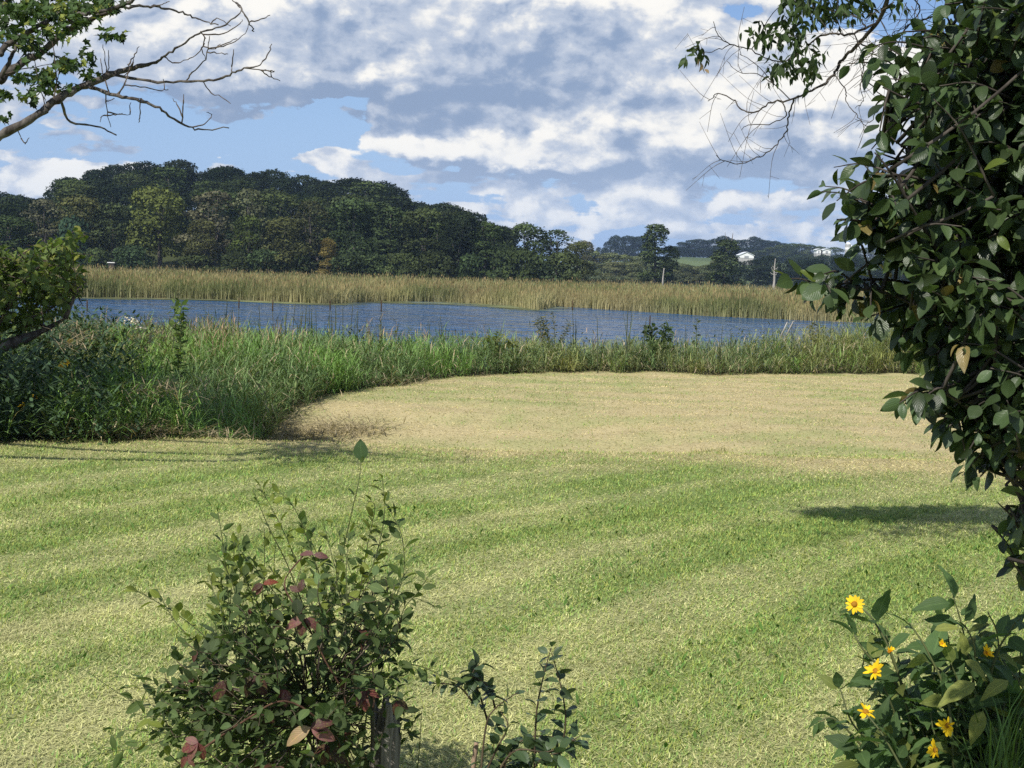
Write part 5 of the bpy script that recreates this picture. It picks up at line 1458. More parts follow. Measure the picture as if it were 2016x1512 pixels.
# ------------------------------------------------------------------ big glossy shrub at the right
def right_shrub():
    rng = np.random.default_rng(73)
    base = np.array([1.55, 3.35, 0.0])
    r = thing('glossy_shrub', 'large dark glossy leaved shrub filling the right edge from top to lawn', 'shrub', base)
    stems = [[(2250, 1700, 3.3), (2150, 1250, 3.2), (2060, 900, 3.1), (1950, 640, 3.0), (1820, 480, 2.95), (1720, 420, 2.9)],
             [(2260, 1700, 3.4), (2200, 1200, 3.3), (2140, 760, 3.2), (2040, 420, 3.1), (1900, 220, 3.1), (1780, 140, 3.1)],
             [(2260, 1700, 3.2), (2120, 1300, 3.0), (2010, 980, 2.8), (1900, 800, 2.75), (1800, 770, 2.7)],
             [(2280, 1700, 3.4), (2240, 1000, 3.4), (2180, 400, 3.3), (2080, 100, 3.3), (1980, -150, 3.2)],
             [(2060, 900, 3.1), (1900, 700, 2.9), (1780, 590, 2.85), (1650, 565, 2.8), (1585, 572, 2.8)],
             [(2040, 420, 3.1), (1920, 330, 3.0), (1800, 300, 2.9), (1740, 260, 2.9)],
             [(1950, 640, 3.0), (1850, 500, 2.7), (1760, 350, 2.6), (1722, 300, 2.6)],
             [(2120, 1300, 3.0), (2060, 1150, 2.9), (2000, 1030, 2.85), (1965, 990, 2.8)],
             [(2120, 1300, 3.0), (2070, 1230, 2.9), (2010, 1130, 2.85), (1985, 1100, 2.8)]]
    limb_pts = []
    for k, s in enumerate(stems):
        P = spline(px_line(s, 3), 6)
        V, F = tube(P, np.linspace(.125 if k in (0, 1, 2, 3) else .075, .035, len(P)) ** 2, 6, .15, k)
        link('branch', Acc().add(V, F).mesh('branch', M_DARKBARK, base), r)
        limb_pts.append(P)
    LP = np.vstack(limb_pts)
    tw = Acc(); Ts = []; ids = []; cols = []
    def spray(p, d, L, n, size):
        P = spline([p - d * L, p - d * L * .45 + [0, 0, L * .10], p], 4)
        V, F = tube(P, np.linspace(.0032, .0012, len(P)), 4); tw.add(V, F)
        i = np.argmin(((LP - P[0]) ** 2).sum(1)); g = np.linalg.norm(LP[i] - P[0])
        if g < .7:
            Q = spline([LP[i], (LP[i] + P[0]) / 2 + [0, 0, -.04 * g], P[0]], 3); V, F = tube(Q, np.linspace(.0045, .0032, len(Q)), 4); tw.add(V, F)
        new = twig_leaves(P, n, size, rng, .55, 1.0, upbias=.75)
        Ts.extend(new); ids.extend(rng.choice(4, len(new), p=[.34, .28, .22, .16]))
        for _ in new:
            c = np.array([.043, .070, .026]) * rng.uniform(.5, 1.6)
            u = rng.random()
            if u < .05: c = np.array([.075, .105, .022]) * rng.uniform(.8, 1.3)
            elif u < .068: c = np.array([.19, .15, .055]) * rng.uniform(.7, 1.1)
            cols.append(c)
    poly = [(1945, -60), (1910, 20), (1870, 70), (1815, 120), (1800, 165), (1810, 205), (1845, 250), (1815, 310), (1785, 350), (1765, 395), (1745, 430), (1740, 480), (1765, 520), (1785, 560), (1775, 600), (1795, 625), (1830, 650), (1855, 690),
            (1890, 730), (1885, 765), (1900, 790), (1925, 825), (1945, 845), (1970, 855), (1990, 860), (2040, 880), (2120, 960), (2130, -60)]
    for q in in_poly(poly, 900, rng):
        d_edge = sstep(q[0], 1690, 1950)
        Dq = rng.uniform(2.55, 3.0) if rng.random() < .55 else rng.uniform(2.8, 3.7)
        p = at(q[0], q[1], Dq)
        heart = at(2080, min(max(q[1] + 160, 250), 900), 3.2)
        d = unit(unit(p - heart) * 1.0 + rng.normal(0, .45, 3) + [0, -.15, .15])
        spray(p, d, rng.uniform(.12, .22), int(rng.integers(8, 13)), .045)
    tall = [(1690, 575, -1), (1640, 572, -1), (1600, 570, -1), (1665, 585, -1), (1720, 600, -1), (1745, 590, -1), (1650, 432, -1), (1690, 400, -1), (1725, 345, -.6), (1690, 470, -1), (1735, 255, -1), (1738, 130, -1), (1770, 70, -.8), (1775, 775, -1), (1800, 770, -1), (1868, 890, -1), (1912, 925, -.3), (1975, 905, -.2), (1800, 20, -.6), (1760, 205, -1)]
    def reach(tx, ty, dx, dy, D, n):
        tip = at(tx, ty, D); root = at(tx + dx, ty + dy, D + rng.uniform(.05, .3))
        P = spline([root, root * .5 + tip * .5 + [0, 0, rng.uniform(-.02, .04)], tip], 6)
        V, F = tube(P, np.linspace(.0045, .0015, len(P)), 5); tw.add(V, F)
        main = twig_leaves(P, int(np.linalg.norm(tip - root) / .021), .046, rng, .5, 1.0, upbias=.75)
        Ts.extend(main); ids.extend(rng.choice(4, len(main)))
        for _ in main: cols.append(np.array([.043, .070, .026]) * rng.uniform(.5, 1.6) if rng.random() > .05 else np.array([.17, .14, .05]))
        for k in range(n):
            i = int(rng.integers(2, len(P) - 1)); d0 = unit(P[i] - P[i - 1])
            d = unit(d0 * .7 + rng.normal(0, .55, 3)); L = rng.uniform(.06, .14)
            spray(P[i] + d * L, d, L, int(rng.integers(5, 9)), .045)
    for (tx, ty, dx, dy, D, n) in ((1845, 8, 120, 60, 2.9, 3), (1762, 62, 150, 70, 2.9, 3), (1800, 100, 120, 60, 2.8, 3), (1730, 135, 160, 50, 2.85, 4), (1722, 172, 150, 30, 2.75, 4), (1738, 250, 150, -20, 2.9, 3), (1778, 215, 100, 30, 2.8, 2),
                                   (1700, 345, 150, 30, 2.7, 4), (1712, 300, 140, 40, 2.9, 3), (1665, 392, 160, 40, 2.75, 4), (1632, 432, 150, 25, 2.7, 1), (1700, 415, 120, 20, 2.9, 3), (1698, 462, 120, 5, 2.8, 3), (1705, 520, 110, 20, 2.8, 2), (1585, 572, 220, -10, 2.75, 7), (1640, 585, 170, -25, 2.8, 5),
                                   (1692, 625, 150, -50, 2.8, 3), (1765, 655, 120, -60, 2.9, 3), (1815, 700, 100, -40, 2.8, 3), (1785, 768, 130, -40, 2.7, 3), (1808, 795, 120, -60, 2.75, 2), (1838, 830, 110, -60, 2.9, 2), (1872, 868, 100, -80, 2.8, 3), (1850, 842, 110, -60, 2.75, 3), (1893, 884, 90, -70, 2.7, 3), (1930, 905, 80, -80, 2.85, 3), (1905, 850, 80, -60, 2.7, 3), (1960, 870, 70, -60, 2.7, 3),
                                   (1914, 938, 66, -110, 2.75, 0), (1900, 890, 80, -100, 2.9, 2), (1975, 900, 60, -90, 2.7, 2), (1955, 890, 70, -110, 2.8, 2)):
        reach(tx + 16, ty, dx, dy, D, n)
    for q in in_poly([(2030, 990), (2005, 1000), (1985, 1015), (1980, 1045), (1995, 1060), (1995, 1090), (1990, 1120), (2015, 1130), (2060, 1140), (2060, 975)], 22, rng):
        p = at(q[0], q[1], rng.uniform(2.7, 3.0)); spray(p, unit(np.array([-.8, -.2, -.2]) + rng.normal(0, .4, 3)), .11, 7, .044)
    o = link('twigs', tw.mesh('twigs', M_DARKBARK, base), r); o['kind'] = 'stuff'
    print('shrub leaves', len(Ts), put_leaves(r, base, BUCK, ME_BUCK, Ts, ids, cols, mat=M_GLOSSY, front=.0))
right_shrub()

# ------------------------------------------------------------------ old post and the bush grown over it
def post():
    D = 4.3
    base = at(752, 1620, D); base[2] = 0.0
    r = thing('wooden_post', 'old split grey wooden post standing inside the foreground bush', 'post', base)
    top = at(750, 1372, D)[2]
    rng = np.random.default_rng(81)
    for k in range(9):   # split staves round a rotten heart
        a = k / 9 * 6.283 + .3; h = top * rng.uniform(.84, 1.03)
        rr = .036; cx, cy = rr * math.cos(a), rr * math.sin(a)
        Pz = np.linspace(-.05, h, 8)
        P = np.stack([cx + rng.normal(0, .002, 8), cy + rng.normal(0, .002, 8), Pz], -1)
        P[:, :2] += np.cumsum(rng.normal(0, .0012, (8, 2)), 0)
        V, F = tube(P, np.r_[np.full(7, .017), .008] * rng.uniform(.65, 1.15), 5, .25, k)
        link('stave', Acc().add(V, F, np.array([1, 1, 1]) * rng.uniform(.5, 1.0)).mesh('stave', M_GREYWOOD, smooth=False), r)
post()

def post_bush():
    rng = np.random.default_rng(83); D = 4.25
    base = at(690, 1640, D); base[2] = 0.0
    r = thing('post_bush', 'bushy shrub with upright shoots overgrowing the old post in the foreground', 'shrub', base)
    stemlist = []
    tw = Acc(); Ts = []; ids = []; cols = []; sT = []; sI = []; sC = []
    def shoot(pts, w0=3.6, nl=9, size=.030, yellow=.6, D=D, two=False, up=None):
        P = px_line(pts, D, .05, int(rng.integers(999))); P = spline(P, 5); V, F = tube(P, np.linspace(pxm(w0, D) / 2, pxm(1.4, D) / 2, len(P)), 5)
        link('stem', Acc().add(V, F, np.array([.07, .085, .03])).mesh('stem', M_STEM, base), r)
        if nl:
            new = twig_leaves(P, int(nl * 1.5), size * 1.35, rng, .0, .9, two=two, t0=.2)
            sT.extend(new); sI.extend(rng.integers(0, 2, len(new)))
            for _ in new: sC.append((np.array([.15, .185, .040]) if rng.random() < yellow else np.array([.085, .125, .04])) * rng.uniform(.7, 1.3))
    shoot([(620, 1290), (645, 1230), (668, 1120), (692, 1010), (706, 950), (711, 905)], 3.6, 5, .03, .2)
    shoot([(470, 1330), (450, 1180), (440, 1080), (428, 1000)], 3, 9, .034, .4)
    shoot([(640, 1260), (600, 1150), (560, 1050), (512, 958)], 3, 20, .032, .8)
    shoot([(600, 1200), (565, 1110), (530, 1040), (498, 965)], 3, 3, .026, .3)
    shoot([(660, 1220), (625, 1120), (585, 1010), (545, 962)], 3, 18, .032, .7)
    shoot([(690, 1200), (735, 1110), (757, 1010), (752, 938)], 3, 16, .032, .5)
    shoot([(700, 1230), (720, 1090), (738, 1000), (722, 985)], 2.6, 16, .03, .9)
    shoot([(480, 1360), (420, 1270), (350, 1210), (300, 1180), (265, 1160)], 3, 14, .034, .6)
    shoot([(420, 1300), (350, 1230), (325, 1190), (312, 1165)], 2.4, 8, .03, .7)
    shoot([(730, 1240), (790, 1150), (792, 1060), (770, 1010)], 3, 12, .042, .1)
    shoot([(590, 1230), (520, 1140), (470, 1080)], 2.6, 9, .04, .2)
    shoot([(760, 1260), (800, 1180), (860, 1195)], 2, 4, .03, .1)
    shoot([(740, 1300), (820, 1310), (870, 1330), (922, 1350)], 3, 8, .04, .05)
    shoot([(540, 1400), (420, 1385), (330, 1375), (240, 1380)], 2.4, 8, .045, .05)
    shoot([(540, 1460), (380, 1450), (280, 1470), (190, 1485)], 2.4, 8, .04, .05)
    shoot([(520, 1430), (380, 1400), (280, 1390), (160, 1315)], 1.8, 1, .03, .1)
    shoot([(480, 1420), (370, 1350), (300, 1340), (225, 1330)], 2, 4, .040, .0)
    shoot([(820, 1530), (826, 1470), (830, 1400)], 3, 0)
    shoot([(640, 1560), (600, 1420), (560, 1250), (480, 1160)], 5, 4, .03); shoot([(660, 1580), (650, 1420), (640, 1280), (610, 1180)], 6, 3, .03); shoot([(700, 1580), (720, 1420), (740, 1260), (735, 1150)], 5, 3, .03)
    for k in range(26):
        x0 = rng.uniform(410, 800); tx = x0 + rng.normal(0, 45) + (x0 - 620) * .15; ty = rng.uniform(1000, 1130) + abs(x0 - 640) * .22
        shoot([(x0, 1260), ((x0 * 2 + tx) / 3 + rng.normal(0, 6), 1200), ((x0 + 2 * tx) / 3, (ty + 1200) / 2), (tx, ty)], 2.6, int(rng.integers(6, 12)), rng.uniform(.026, .036), rng.uniform(.1, .7), D=D + rng.uniform(-.2, .2))
    for k in range(12):
        y0 = rng.uniform(1330, 1470); sgn = -1 if k < 8 else 1; tx = 620 + sgn * rng.uniform(250, 400) * (1 if sgn < 0 else .55)
        shoot([(620 + sgn * 90, y0 + 10), (620 + sgn * 180, y0 - 10), (tx, y0 + rng.uniform(-60, 20))], 2.2, int(rng.integers(5, 9)), .032, .1, D=D + rng.uniform(-.15, .15))
    # one large leaf on the long shoot, seen against the field
    big = frame(at(712, 908, D - .02), unit(np.array([-.10, -.1, 1.0])), np.array([-.2, -1, .1]), pxm(44, D))
    sub = link('leaf', ME_BUCKS[2], r, None, (.055, .095, .04)); M = big.copy(); M[:3, 3] -= base; sub.matrix_local = Matrix(M.tolist()); sub['label'] = 'large single leaf at the tip of the tallest shoot'
    # the mass
    poly = [(290, 1400), (330, 1310), (350, 1270), (420, 1245), (450, 1190), (510, 1150), (560, 1165), (620, 1130), (690, 1150), (740, 1120), (780, 1150), (790, 1210), (805, 1240), (790, 1300), (790, 1360), (800, 1420), (770, 1480), (780, 1560), (400, 1560), (330, 1480)]
    heart = at(620, 1400, D + .05)
    for q in in_poly(poly, 430, rng):
        e = abs(q[0] - 600) / 360
        Dq = D + rng.uniform(-.38, .34) * math.sqrt(max(.15, 1 - min(1, e) ** 2))
        p = at(q[0], q[1], Dq)
        if abs(q[0] - 748) < 40 and q[1] > 1400 and Dq < D + .05 and rng.random() < .55: continue
        d = unit(unit(p - heart) + rng.normal(0, .5, 3) + [0, -.1, .45])
        L = rng.uniform(.07, .16)
        P = spline([p - d * L, p - d * L * .45 + rng.normal(0, .01, 3), p], 3); V, F = tube(P, np.linspace(.0022, .001, len(P)), 3); tw.add(V, F, np.array([.9, .9, .75]))
        if rng.random() < .5: V, F = tube([heart + (p - heart) * .3, P[0]], [.003, .002], 3); tw.add(V, F)
        new = twig_leaves(P, int(rng.integers(4, 8)), rng.choice([.034, .042, .052]), rng, .3, 1.0)
        Ts.extend(new); ids.extend(rng.integers(0, 4, len(new)))
        for _ in new:
            c = np.array([.060, .090, .033]) * rng.uniform(.4, 1.7)
            if rng.random() < .02: c = np.array([.10, .045, .035]) * rng.uniform(.6, 1.2)
            cols.append(c)
    # thin grass blades drooping out of the left side
    g = Acc()
    for k in range(16):
        p0 = at(rng.uniform(430, 540), rng.uniform(1230, 1290), D - .2)
        V, F, T = blades(np.array([p0]), np.array([rng.uniform(2.2, 4.4)]), np.array([rng.uniform(.12, .24)]), np.array([rng.uniform(.1, .5)]), np.array([rng.uniform(1.4, 2.4)]), np.array([.005]), np.array([[.13, .19, .06]]) * rng.uniform(.8, 1.4), 6)
        g.add(V, F, T)
    o = link('grass_blades', g.mesh('grass_blades', M_GRASS, base), r)
    o = link('twigs', tw.mesh('twigs', M_TWIG, base), r); o['kind'] = 'stuff'
    # all shoot leaves are parts, the mass fills the rest of the allowance
    nsh = len(sT); pick = []
    put_leaves(r, base, SMALL, ME_SMALL, sT, sI, sC, mat=M_LEAF, nparts=170, mass='shoot_leaves')
    put_leaves(r, base, BUCK, ME_BUCKS, Ts, ids, cols, mat=M_LEAF, nparts=125, front=.02)
post_bush()

# red and mottled creeper on the post
def creeper():
    rng = np.random.default_rng(87); D = 3.98
    base = at(700, 1640, 4.2); base[2] = 0.0
    r = thing('creeper_vine', 'creeper with red and mottled autumn leaves climbing through the foreground bush', 'vine', base)
    P = spline(px_line([(700, 1640, 4.2), (690, 1520, 4.08), (640, 1430, 4.0), (560, 1380, 3.95), (480, 1420, 3.95), (390, 1480, 4.0)], D), 5); V, F = tube(P, .003, 5)
    link('stem', Acc().add(V, F, (.9, .6, .5)).mesh('stem', M_TWIG, base), r)
    P = spline(px_line([(660, 1460, 4.05), (680, 1380, 4.0), (640, 1300, 4.0), (600, 1220, 4.0), (560, 1150, 4.05), (600, 1090, 4.1)], D), 5); V, F = tube(P, .0025, 5)
    link('stem', Acc().add(V, F, (.9, .6, .5)).mesh('stem', M_TWIG, base), r)
    red = (.20, .058, .060); pink = (.28, .13, .125); mar = (.095, .040, .036); mot = (.42, .30, .17); dk = (.065, .040, .030)
    groups = [(612, 1432, 62, [(205, mot, 1.0), (330, pink, .95), (20, mar, .8)], D - .08), (650, 1470, 50, [(250, mar, .9), (310, dk, .9), (200, mar, .9)], D), (562, 1358, 34, [(270, pink, 1), (300, red, .8), (230, red, .8)], D),
              (720, 1360, 38, [(270, red, 1), (310, pink, .9), (230, mar, .9), (350, red, .8)], D), (390, 1462, 44, [(230, pink, 1), (290, red, .9), (200, red, .9), (170, pink, .7)], D), (370, 1490, 30, [(230, red, 1), (300, pink, .8)], D),
              (618, 1092, 30, [(170, (.18, .08, .09), 1), (350, (.18, .08, .09), .9)], D + .1), (518, 1150, 28, [(20, (.24, .05, .03), 1), (200, mar, 1), (230, (.16, .06, .06), .9)], D), (600, 1218, 44, [(190, (.21, .09, .085), 1), (340, (.17, .07, .07), .9), (250, mar, .8)], D),
              (440, 1340, 40, [(240, mar, 1), (290, dk, 1)], D), (500, 1330, 46, [(250, dk, 1), (300, mar, 1), (200, dk, .8)], D), (520, 1400, 40, [(250, dk, 1), (310, mar, .9)], D), (780, 1380, 34, [(270, mar, 1), (330, dk, .9), (300, red, .7)], D),
              (590, 1165, 26, [(80, mar, 1), (150, mar, .9)], D + .05), (680, 1330, 30, [(250, mar, 1)], D)]
    for (px, py, s, lf, d) in groups:
        c = at(px, py, d)
        for (ang, col, k) in lf:
            a = math.radians(ang + rng.uniform(-8, 8))
            dv = unit(_r * math.cos(a) + _u * math.sin(a) + np.array([0, -.25, 0]) * rng.uniform(-.5, 1.2))
            M = frame(c, dv, np.array([0, -.75, .6]) + rng.normal(0, .25, 3), pxm(s, d) * k * rng.uniform(.95, 1.1)); M[:3, 3] -= base
            o = link('leaf', ME_CREEP[int(rng.integers(2))], r, None, np.array(col) * rng.uniform(.6, .95)); o.matrix_local = Matrix(M.tolist())
creeper()

# sapling with round dark leaves right of the bush
def sapling():
    rng = np.random.default_rng(89); D = 4.35
    base = at(945, 1640, D); base[2] = 0
    r = thing('sapling', 'small dark leaved sapling of bent sprigs right of the foreground bush', 'sapling', base)
    stub = at(925, 1560, D); V, F = tube(spline([base, at(930, 1540, D), at(938, 1462, D)], 4), np.linspace(.012, .007, 9), 6, .3, 1)
    o = link('stub', Acc().add(V, F, (2.2, 1.9, 1.7)).mesh('stub', M_TWIG, base), r); o['label'] = 'pale peeling broken stub'
    Ts = []; ids = []; cols = []
    lines = [([(940, 1600), (955, 1440), (975, 1395), (1022, 1362)], 6, .040), ([(960, 1420), (945, 1370), (930, 1330), (945, 1305)], 10, .046), ([(975, 1395), (960, 1350), (925, 1330)], 8, .044), ([(1050, 1600), (1055, 1420), (1068, 1340), (1085, 1275)], 12, .044), ([(1080, 1560), (1112, 1440), (1106, 1360), (1086, 1285)], 13, .046),
             ([(980, 1600), (1000, 1490), (1050, 1450), (1140, 1460)], 14, .045), ([(960, 1560), (1010, 1480), (1080, 1480), (1140, 1450)], 14, .043), ([(940, 1560), (975, 1480), (1000, 1430), (985, 1400)], 9, .04), ([(980, 1600), (990, 1510), (1030, 1490)], 10, .045), ([(1000, 1600), (1060, 1500), (1110, 1480)], 10, .045), ([(930, 1380), (900, 1350), (845, 1345)], 6, .035)]
    for (pts, n, s) in lines:
        P = spline(px_line(pts, D, .05, int(rng.integers(99))), 5); V, F = tube(P, np.linspace(.004, .0015, len(P)), 5)
        link('stem', Acc().add(V, F, (.8, .75, .6)).mesh('stem', M_TWIG, base), r)
        new = twig_leaves(P, int(n * 1.7), s * 1.15, rng, .35, 1.0, t0=.25); Ts += new; ids += list(rng.integers(0, 4, len(new)))
        for _ in new: cols.append(np.array([.050, .082, .036]) * rng.uniform(.6, 1.4))
    put_leaves(r, base, BUCK, ME_BUCK, Ts, ids, cols, mat=M_GLOSSY)
sapling()

# ------------------------------------------------------------------ yellow flowers, lower right
def flower(parent, base, c, nrm, dia, rng, closed=0.0):
    f = link('flower', None, parent)
    z = unit(nrm); x = unit(np.cross(z, [.1, .2, .97])); y = np.cross(z, x)
    M = np.eye(4); M[:3, 0] = x; M[:3, 1] = y; M[:3, 2] = z; M[:3, 3] = c - base
    f.matrix_local = Matrix(M.tolist())
    R = dia / 2
    V, F = tube([[0, 0, .0], [0, 0, R * .12], [0, 0, R * .22], [0, 0, R * .26]], [R * .30, R * .30, R * .20, R * .02], 10)
    link('disc', Acc().add(V, F, (.42, .21, .02)).mesh('disc', M_PETAL), f)
    n = int(rng.integers(11, 15))
    for k in range(n):
        a = k / n * 6.283 + rng.normal(0, .08); tilt = closed + rng.normal(.08, .26)
        d = np.array([math.cos(a) * math.cos(tilt), math.sin(a) * math.cos(tilt), math.sin(tilt)])
        m = frame(d * R * .16, d, [0, 0, 1], R * rng.uniform(.55, 1.02), rng.uniform(.7, 1.25))
        p = link('petal', ME_PETAL[0], f, None, np.array([.90, .62, .02]) * rng.uniform(.8, 1.12)); p.matrix_local = Matrix(m.tolist())
    V, F = tube([[0, 0, -R * .30], [0, 0, -R * .05]], [R * .10, R * .32], 8)
    link('calyx', Acc().add(V, F, (.05, .09, .03)).mesh('calyx', M_STEM), f)
    return f

def flower_plant():
    rng = np.random.default_rng(91); D = 4.25
    base = at(1880, 1700, 4.5); base[2] = 0.0
    r = thing('yellow_flower_plant', 'leafy plant with ragged yellow daisy-like flowers in the lower right corner', 'flowering plant', base)
    Ts = []; ids = []; cols = []
    F_ = [((1682, 1190), 39, (-.25, -.75, .55), .1), ((1724, 1322), 42, (-.7, -.45, .6), .2), ((1704, 1402), 42, (.2, -.45, .95), .3), ((1866, 1428), 38, (-.4, -.9, -.1), .4), ((1843, 1477), 40, (-.95, -.35, .15), .4), ((1940, 1286), 32, (.4, -.8, .5), .8), ((1750, 1284), 24, (.3, -.5, .9), .9), ((1855, 1268), 20, (-.3, -.9, .4), .9)]
    stems = [[(1860, 1640), (1800, 1450), (1760, 1300), (1715, 1215), (1684, 1193)], [(1850, 1640), (1790, 1480), (1752, 1380), (1726, 1326)], [(1840, 1640), (1790, 1540), (1740, 1450), (1706, 1406)], [(1870, 1640), (1850, 1520), (1850, 1440), (1864, 1430)], [(1850, 1640), (1830, 1560), (1838, 1482)], [(1900, 1640), (1930, 1450), (1935, 1340), (1942, 1288)],
             [(1890, 1640), (1920, 1400), (1900, 1260), (1876, 1170)], [(1880, 1640), (1870, 1400), (1830, 1290), (1790, 1225)], [(1860, 1640), (1800, 1500), (1690, 1440), (1650, 1345)], [(1920, 1640), (1960, 1400), (1965, 1260), (1945, 1205)], [(1840, 1640), (1740, 1520), (1650, 1420), (1610, 1420)], [(1900, 1640), (1900, 1420), (1860, 1330), (1820, 1300)],
             [(1950, 1640), (2000, 1400), (2010, 1260)], [(1860, 1640), (1760, 1520), (1700, 1500), (1660, 1530)], [(1950, 1640), (1970, 1500), (1975, 1400), (1990, 1340)], [(1890, 1640), (1900, 1500), (1890, 1420), (1900, 1370)], [(1980, 1640), (2040, 1450), (2050, 1300)], [(1900, 1640), (1940, 1520), (1960, 1440), (1950, 1370)], [(1860, 1640), (1820, 1540), (1780, 1470), (1770, 1400)], [(1870, 1640), (1840, 1500), (1810, 1420), (1800, 1350)], [(1890, 1640), (1900, 1560), (1920, 1480), (1915, 1420)], [(1920, 1640), (1980, 1560), (2000, 1470), (2005, 1400)], [(1850, 1640), (1790, 1580), (1720, 1540), (1690, 1470)], [(1880, 1640), (1880, 1450), (1840, 1350), (1850, 1230)], [(1910, 1640), (1950, 1330), (1990, 1240), (2010, 1215)]] + [[(1890 + rng.uniform(-30, 60), 1640), (1880 + rng.uniform(-60, 90), 1530), (tx + 20, ty + 70), (tx, ty)] for tx, ty in ((1700, 1290), (1745, 1250), (1790, 1330), (1830, 1390), (1780, 1430), (1820, 1470), (1900, 1230), (1930, 1330), (1975, 1300), (1870, 1300), (1760, 1370), (1720, 1460), (1980, 1420), (1900, 1460), (1850, 1210), (2000, 1330))] + [[(1880, 1640), (1800, 1400), (1700, 1280), (1680, 1240)]]
    for k, s in enumerate(stems):
        P = spline(px_line(s, D + rng.uniform(-.15, .25), .06, 300 + k), 5); V, F = tube(P, np.linspace(.005, .002, len(P)), 6)
        link('stem', Acc().add(V, F, np.array([.085, .10, .04])).mesh('stem', M_STEM, base), r)
        new = twig_leaves(P, int(rng.integers(6, 9)), rng.uniform(.085, .135), rng, .45, 1.1, two=True, t0=.22, upbias=.9, facing=np.array([0, -.35, 0])) + twig_leaves(P, 8, .075, rng, .5, 1.2, t0=.35)
        Ts += new; ids += list(rng.integers(0, 3, len(new)))
        for _ in new: cols.append((np.array([.066, .115, .042]) if rng.random() > .12 else np.array([.13, .16, .045])) * rng.uniform(.65, 1.4))
    put_leaves(r, base, SUNL, ME_SUN, Ts, ids, cols, mat=M_LEAF)
    for (px, py, s, ang, d) in ((1920, 1345, 78, 196, 4.0), (1935, 1400, 62, 240, 4.05), (1900, 1300, 48, 330, 4.1), (1985, 1340, 60, 200, 4.05), (1900, 1285, 40, 100, 4.1), (1840, 1240, 44, 20, 4.1)):
        a = math.radians(ang); dv = unit(_r * math.cos(a) + _u * math.sin(a) + np.array([0, -.3, 0]))
        M = frame(at(px, py, d), dv, np.array([-.1, -.5, .85]), pxm(s, d) * 1.15); M[:3, 3] -= base
        o = link('leaf', ME_PALE[0], r, None, (.19, .215, .060)); o.matrix_local = Matrix(M.tolist()); o['label'] = 'pale mottled yellowish leaf'
    for ((px, py), dia, nrm, cl) in F_:
        flower(r, base, at(px, py, D - .34), np.array(nrm), pxm(dia, D) * 1.0, rng, cl)
    g = Acc()
    for k in range(220):
        p0 = at(rng.uniform(1930, 2050), rng.uniform(1530, 1640), rng.uniform(3.9, 4.4)); p0[2] = max(p0[2], 0)
        V, F, T = blades(np.array([p0]), np.array([rng.uniform(0, 6.28)]), np.array([rng.uniform(.2, .45)]), np.array([rng.uniform(.0, .4)]), np.array([rng.uniform(.4, 1.6)]), np.array([.006]), np.array([[.08, .14, .035]]) * rng.uniform(.6, 1.4), 5); g.add(V, F, T)
    tag(link('grass_tuft', g.mesh('grass_tuft', M_GRASS)), 'tuft of uncut green grass in the lower right corner beside the flowers', 'grass', None, 'stuff')
flower_plant()

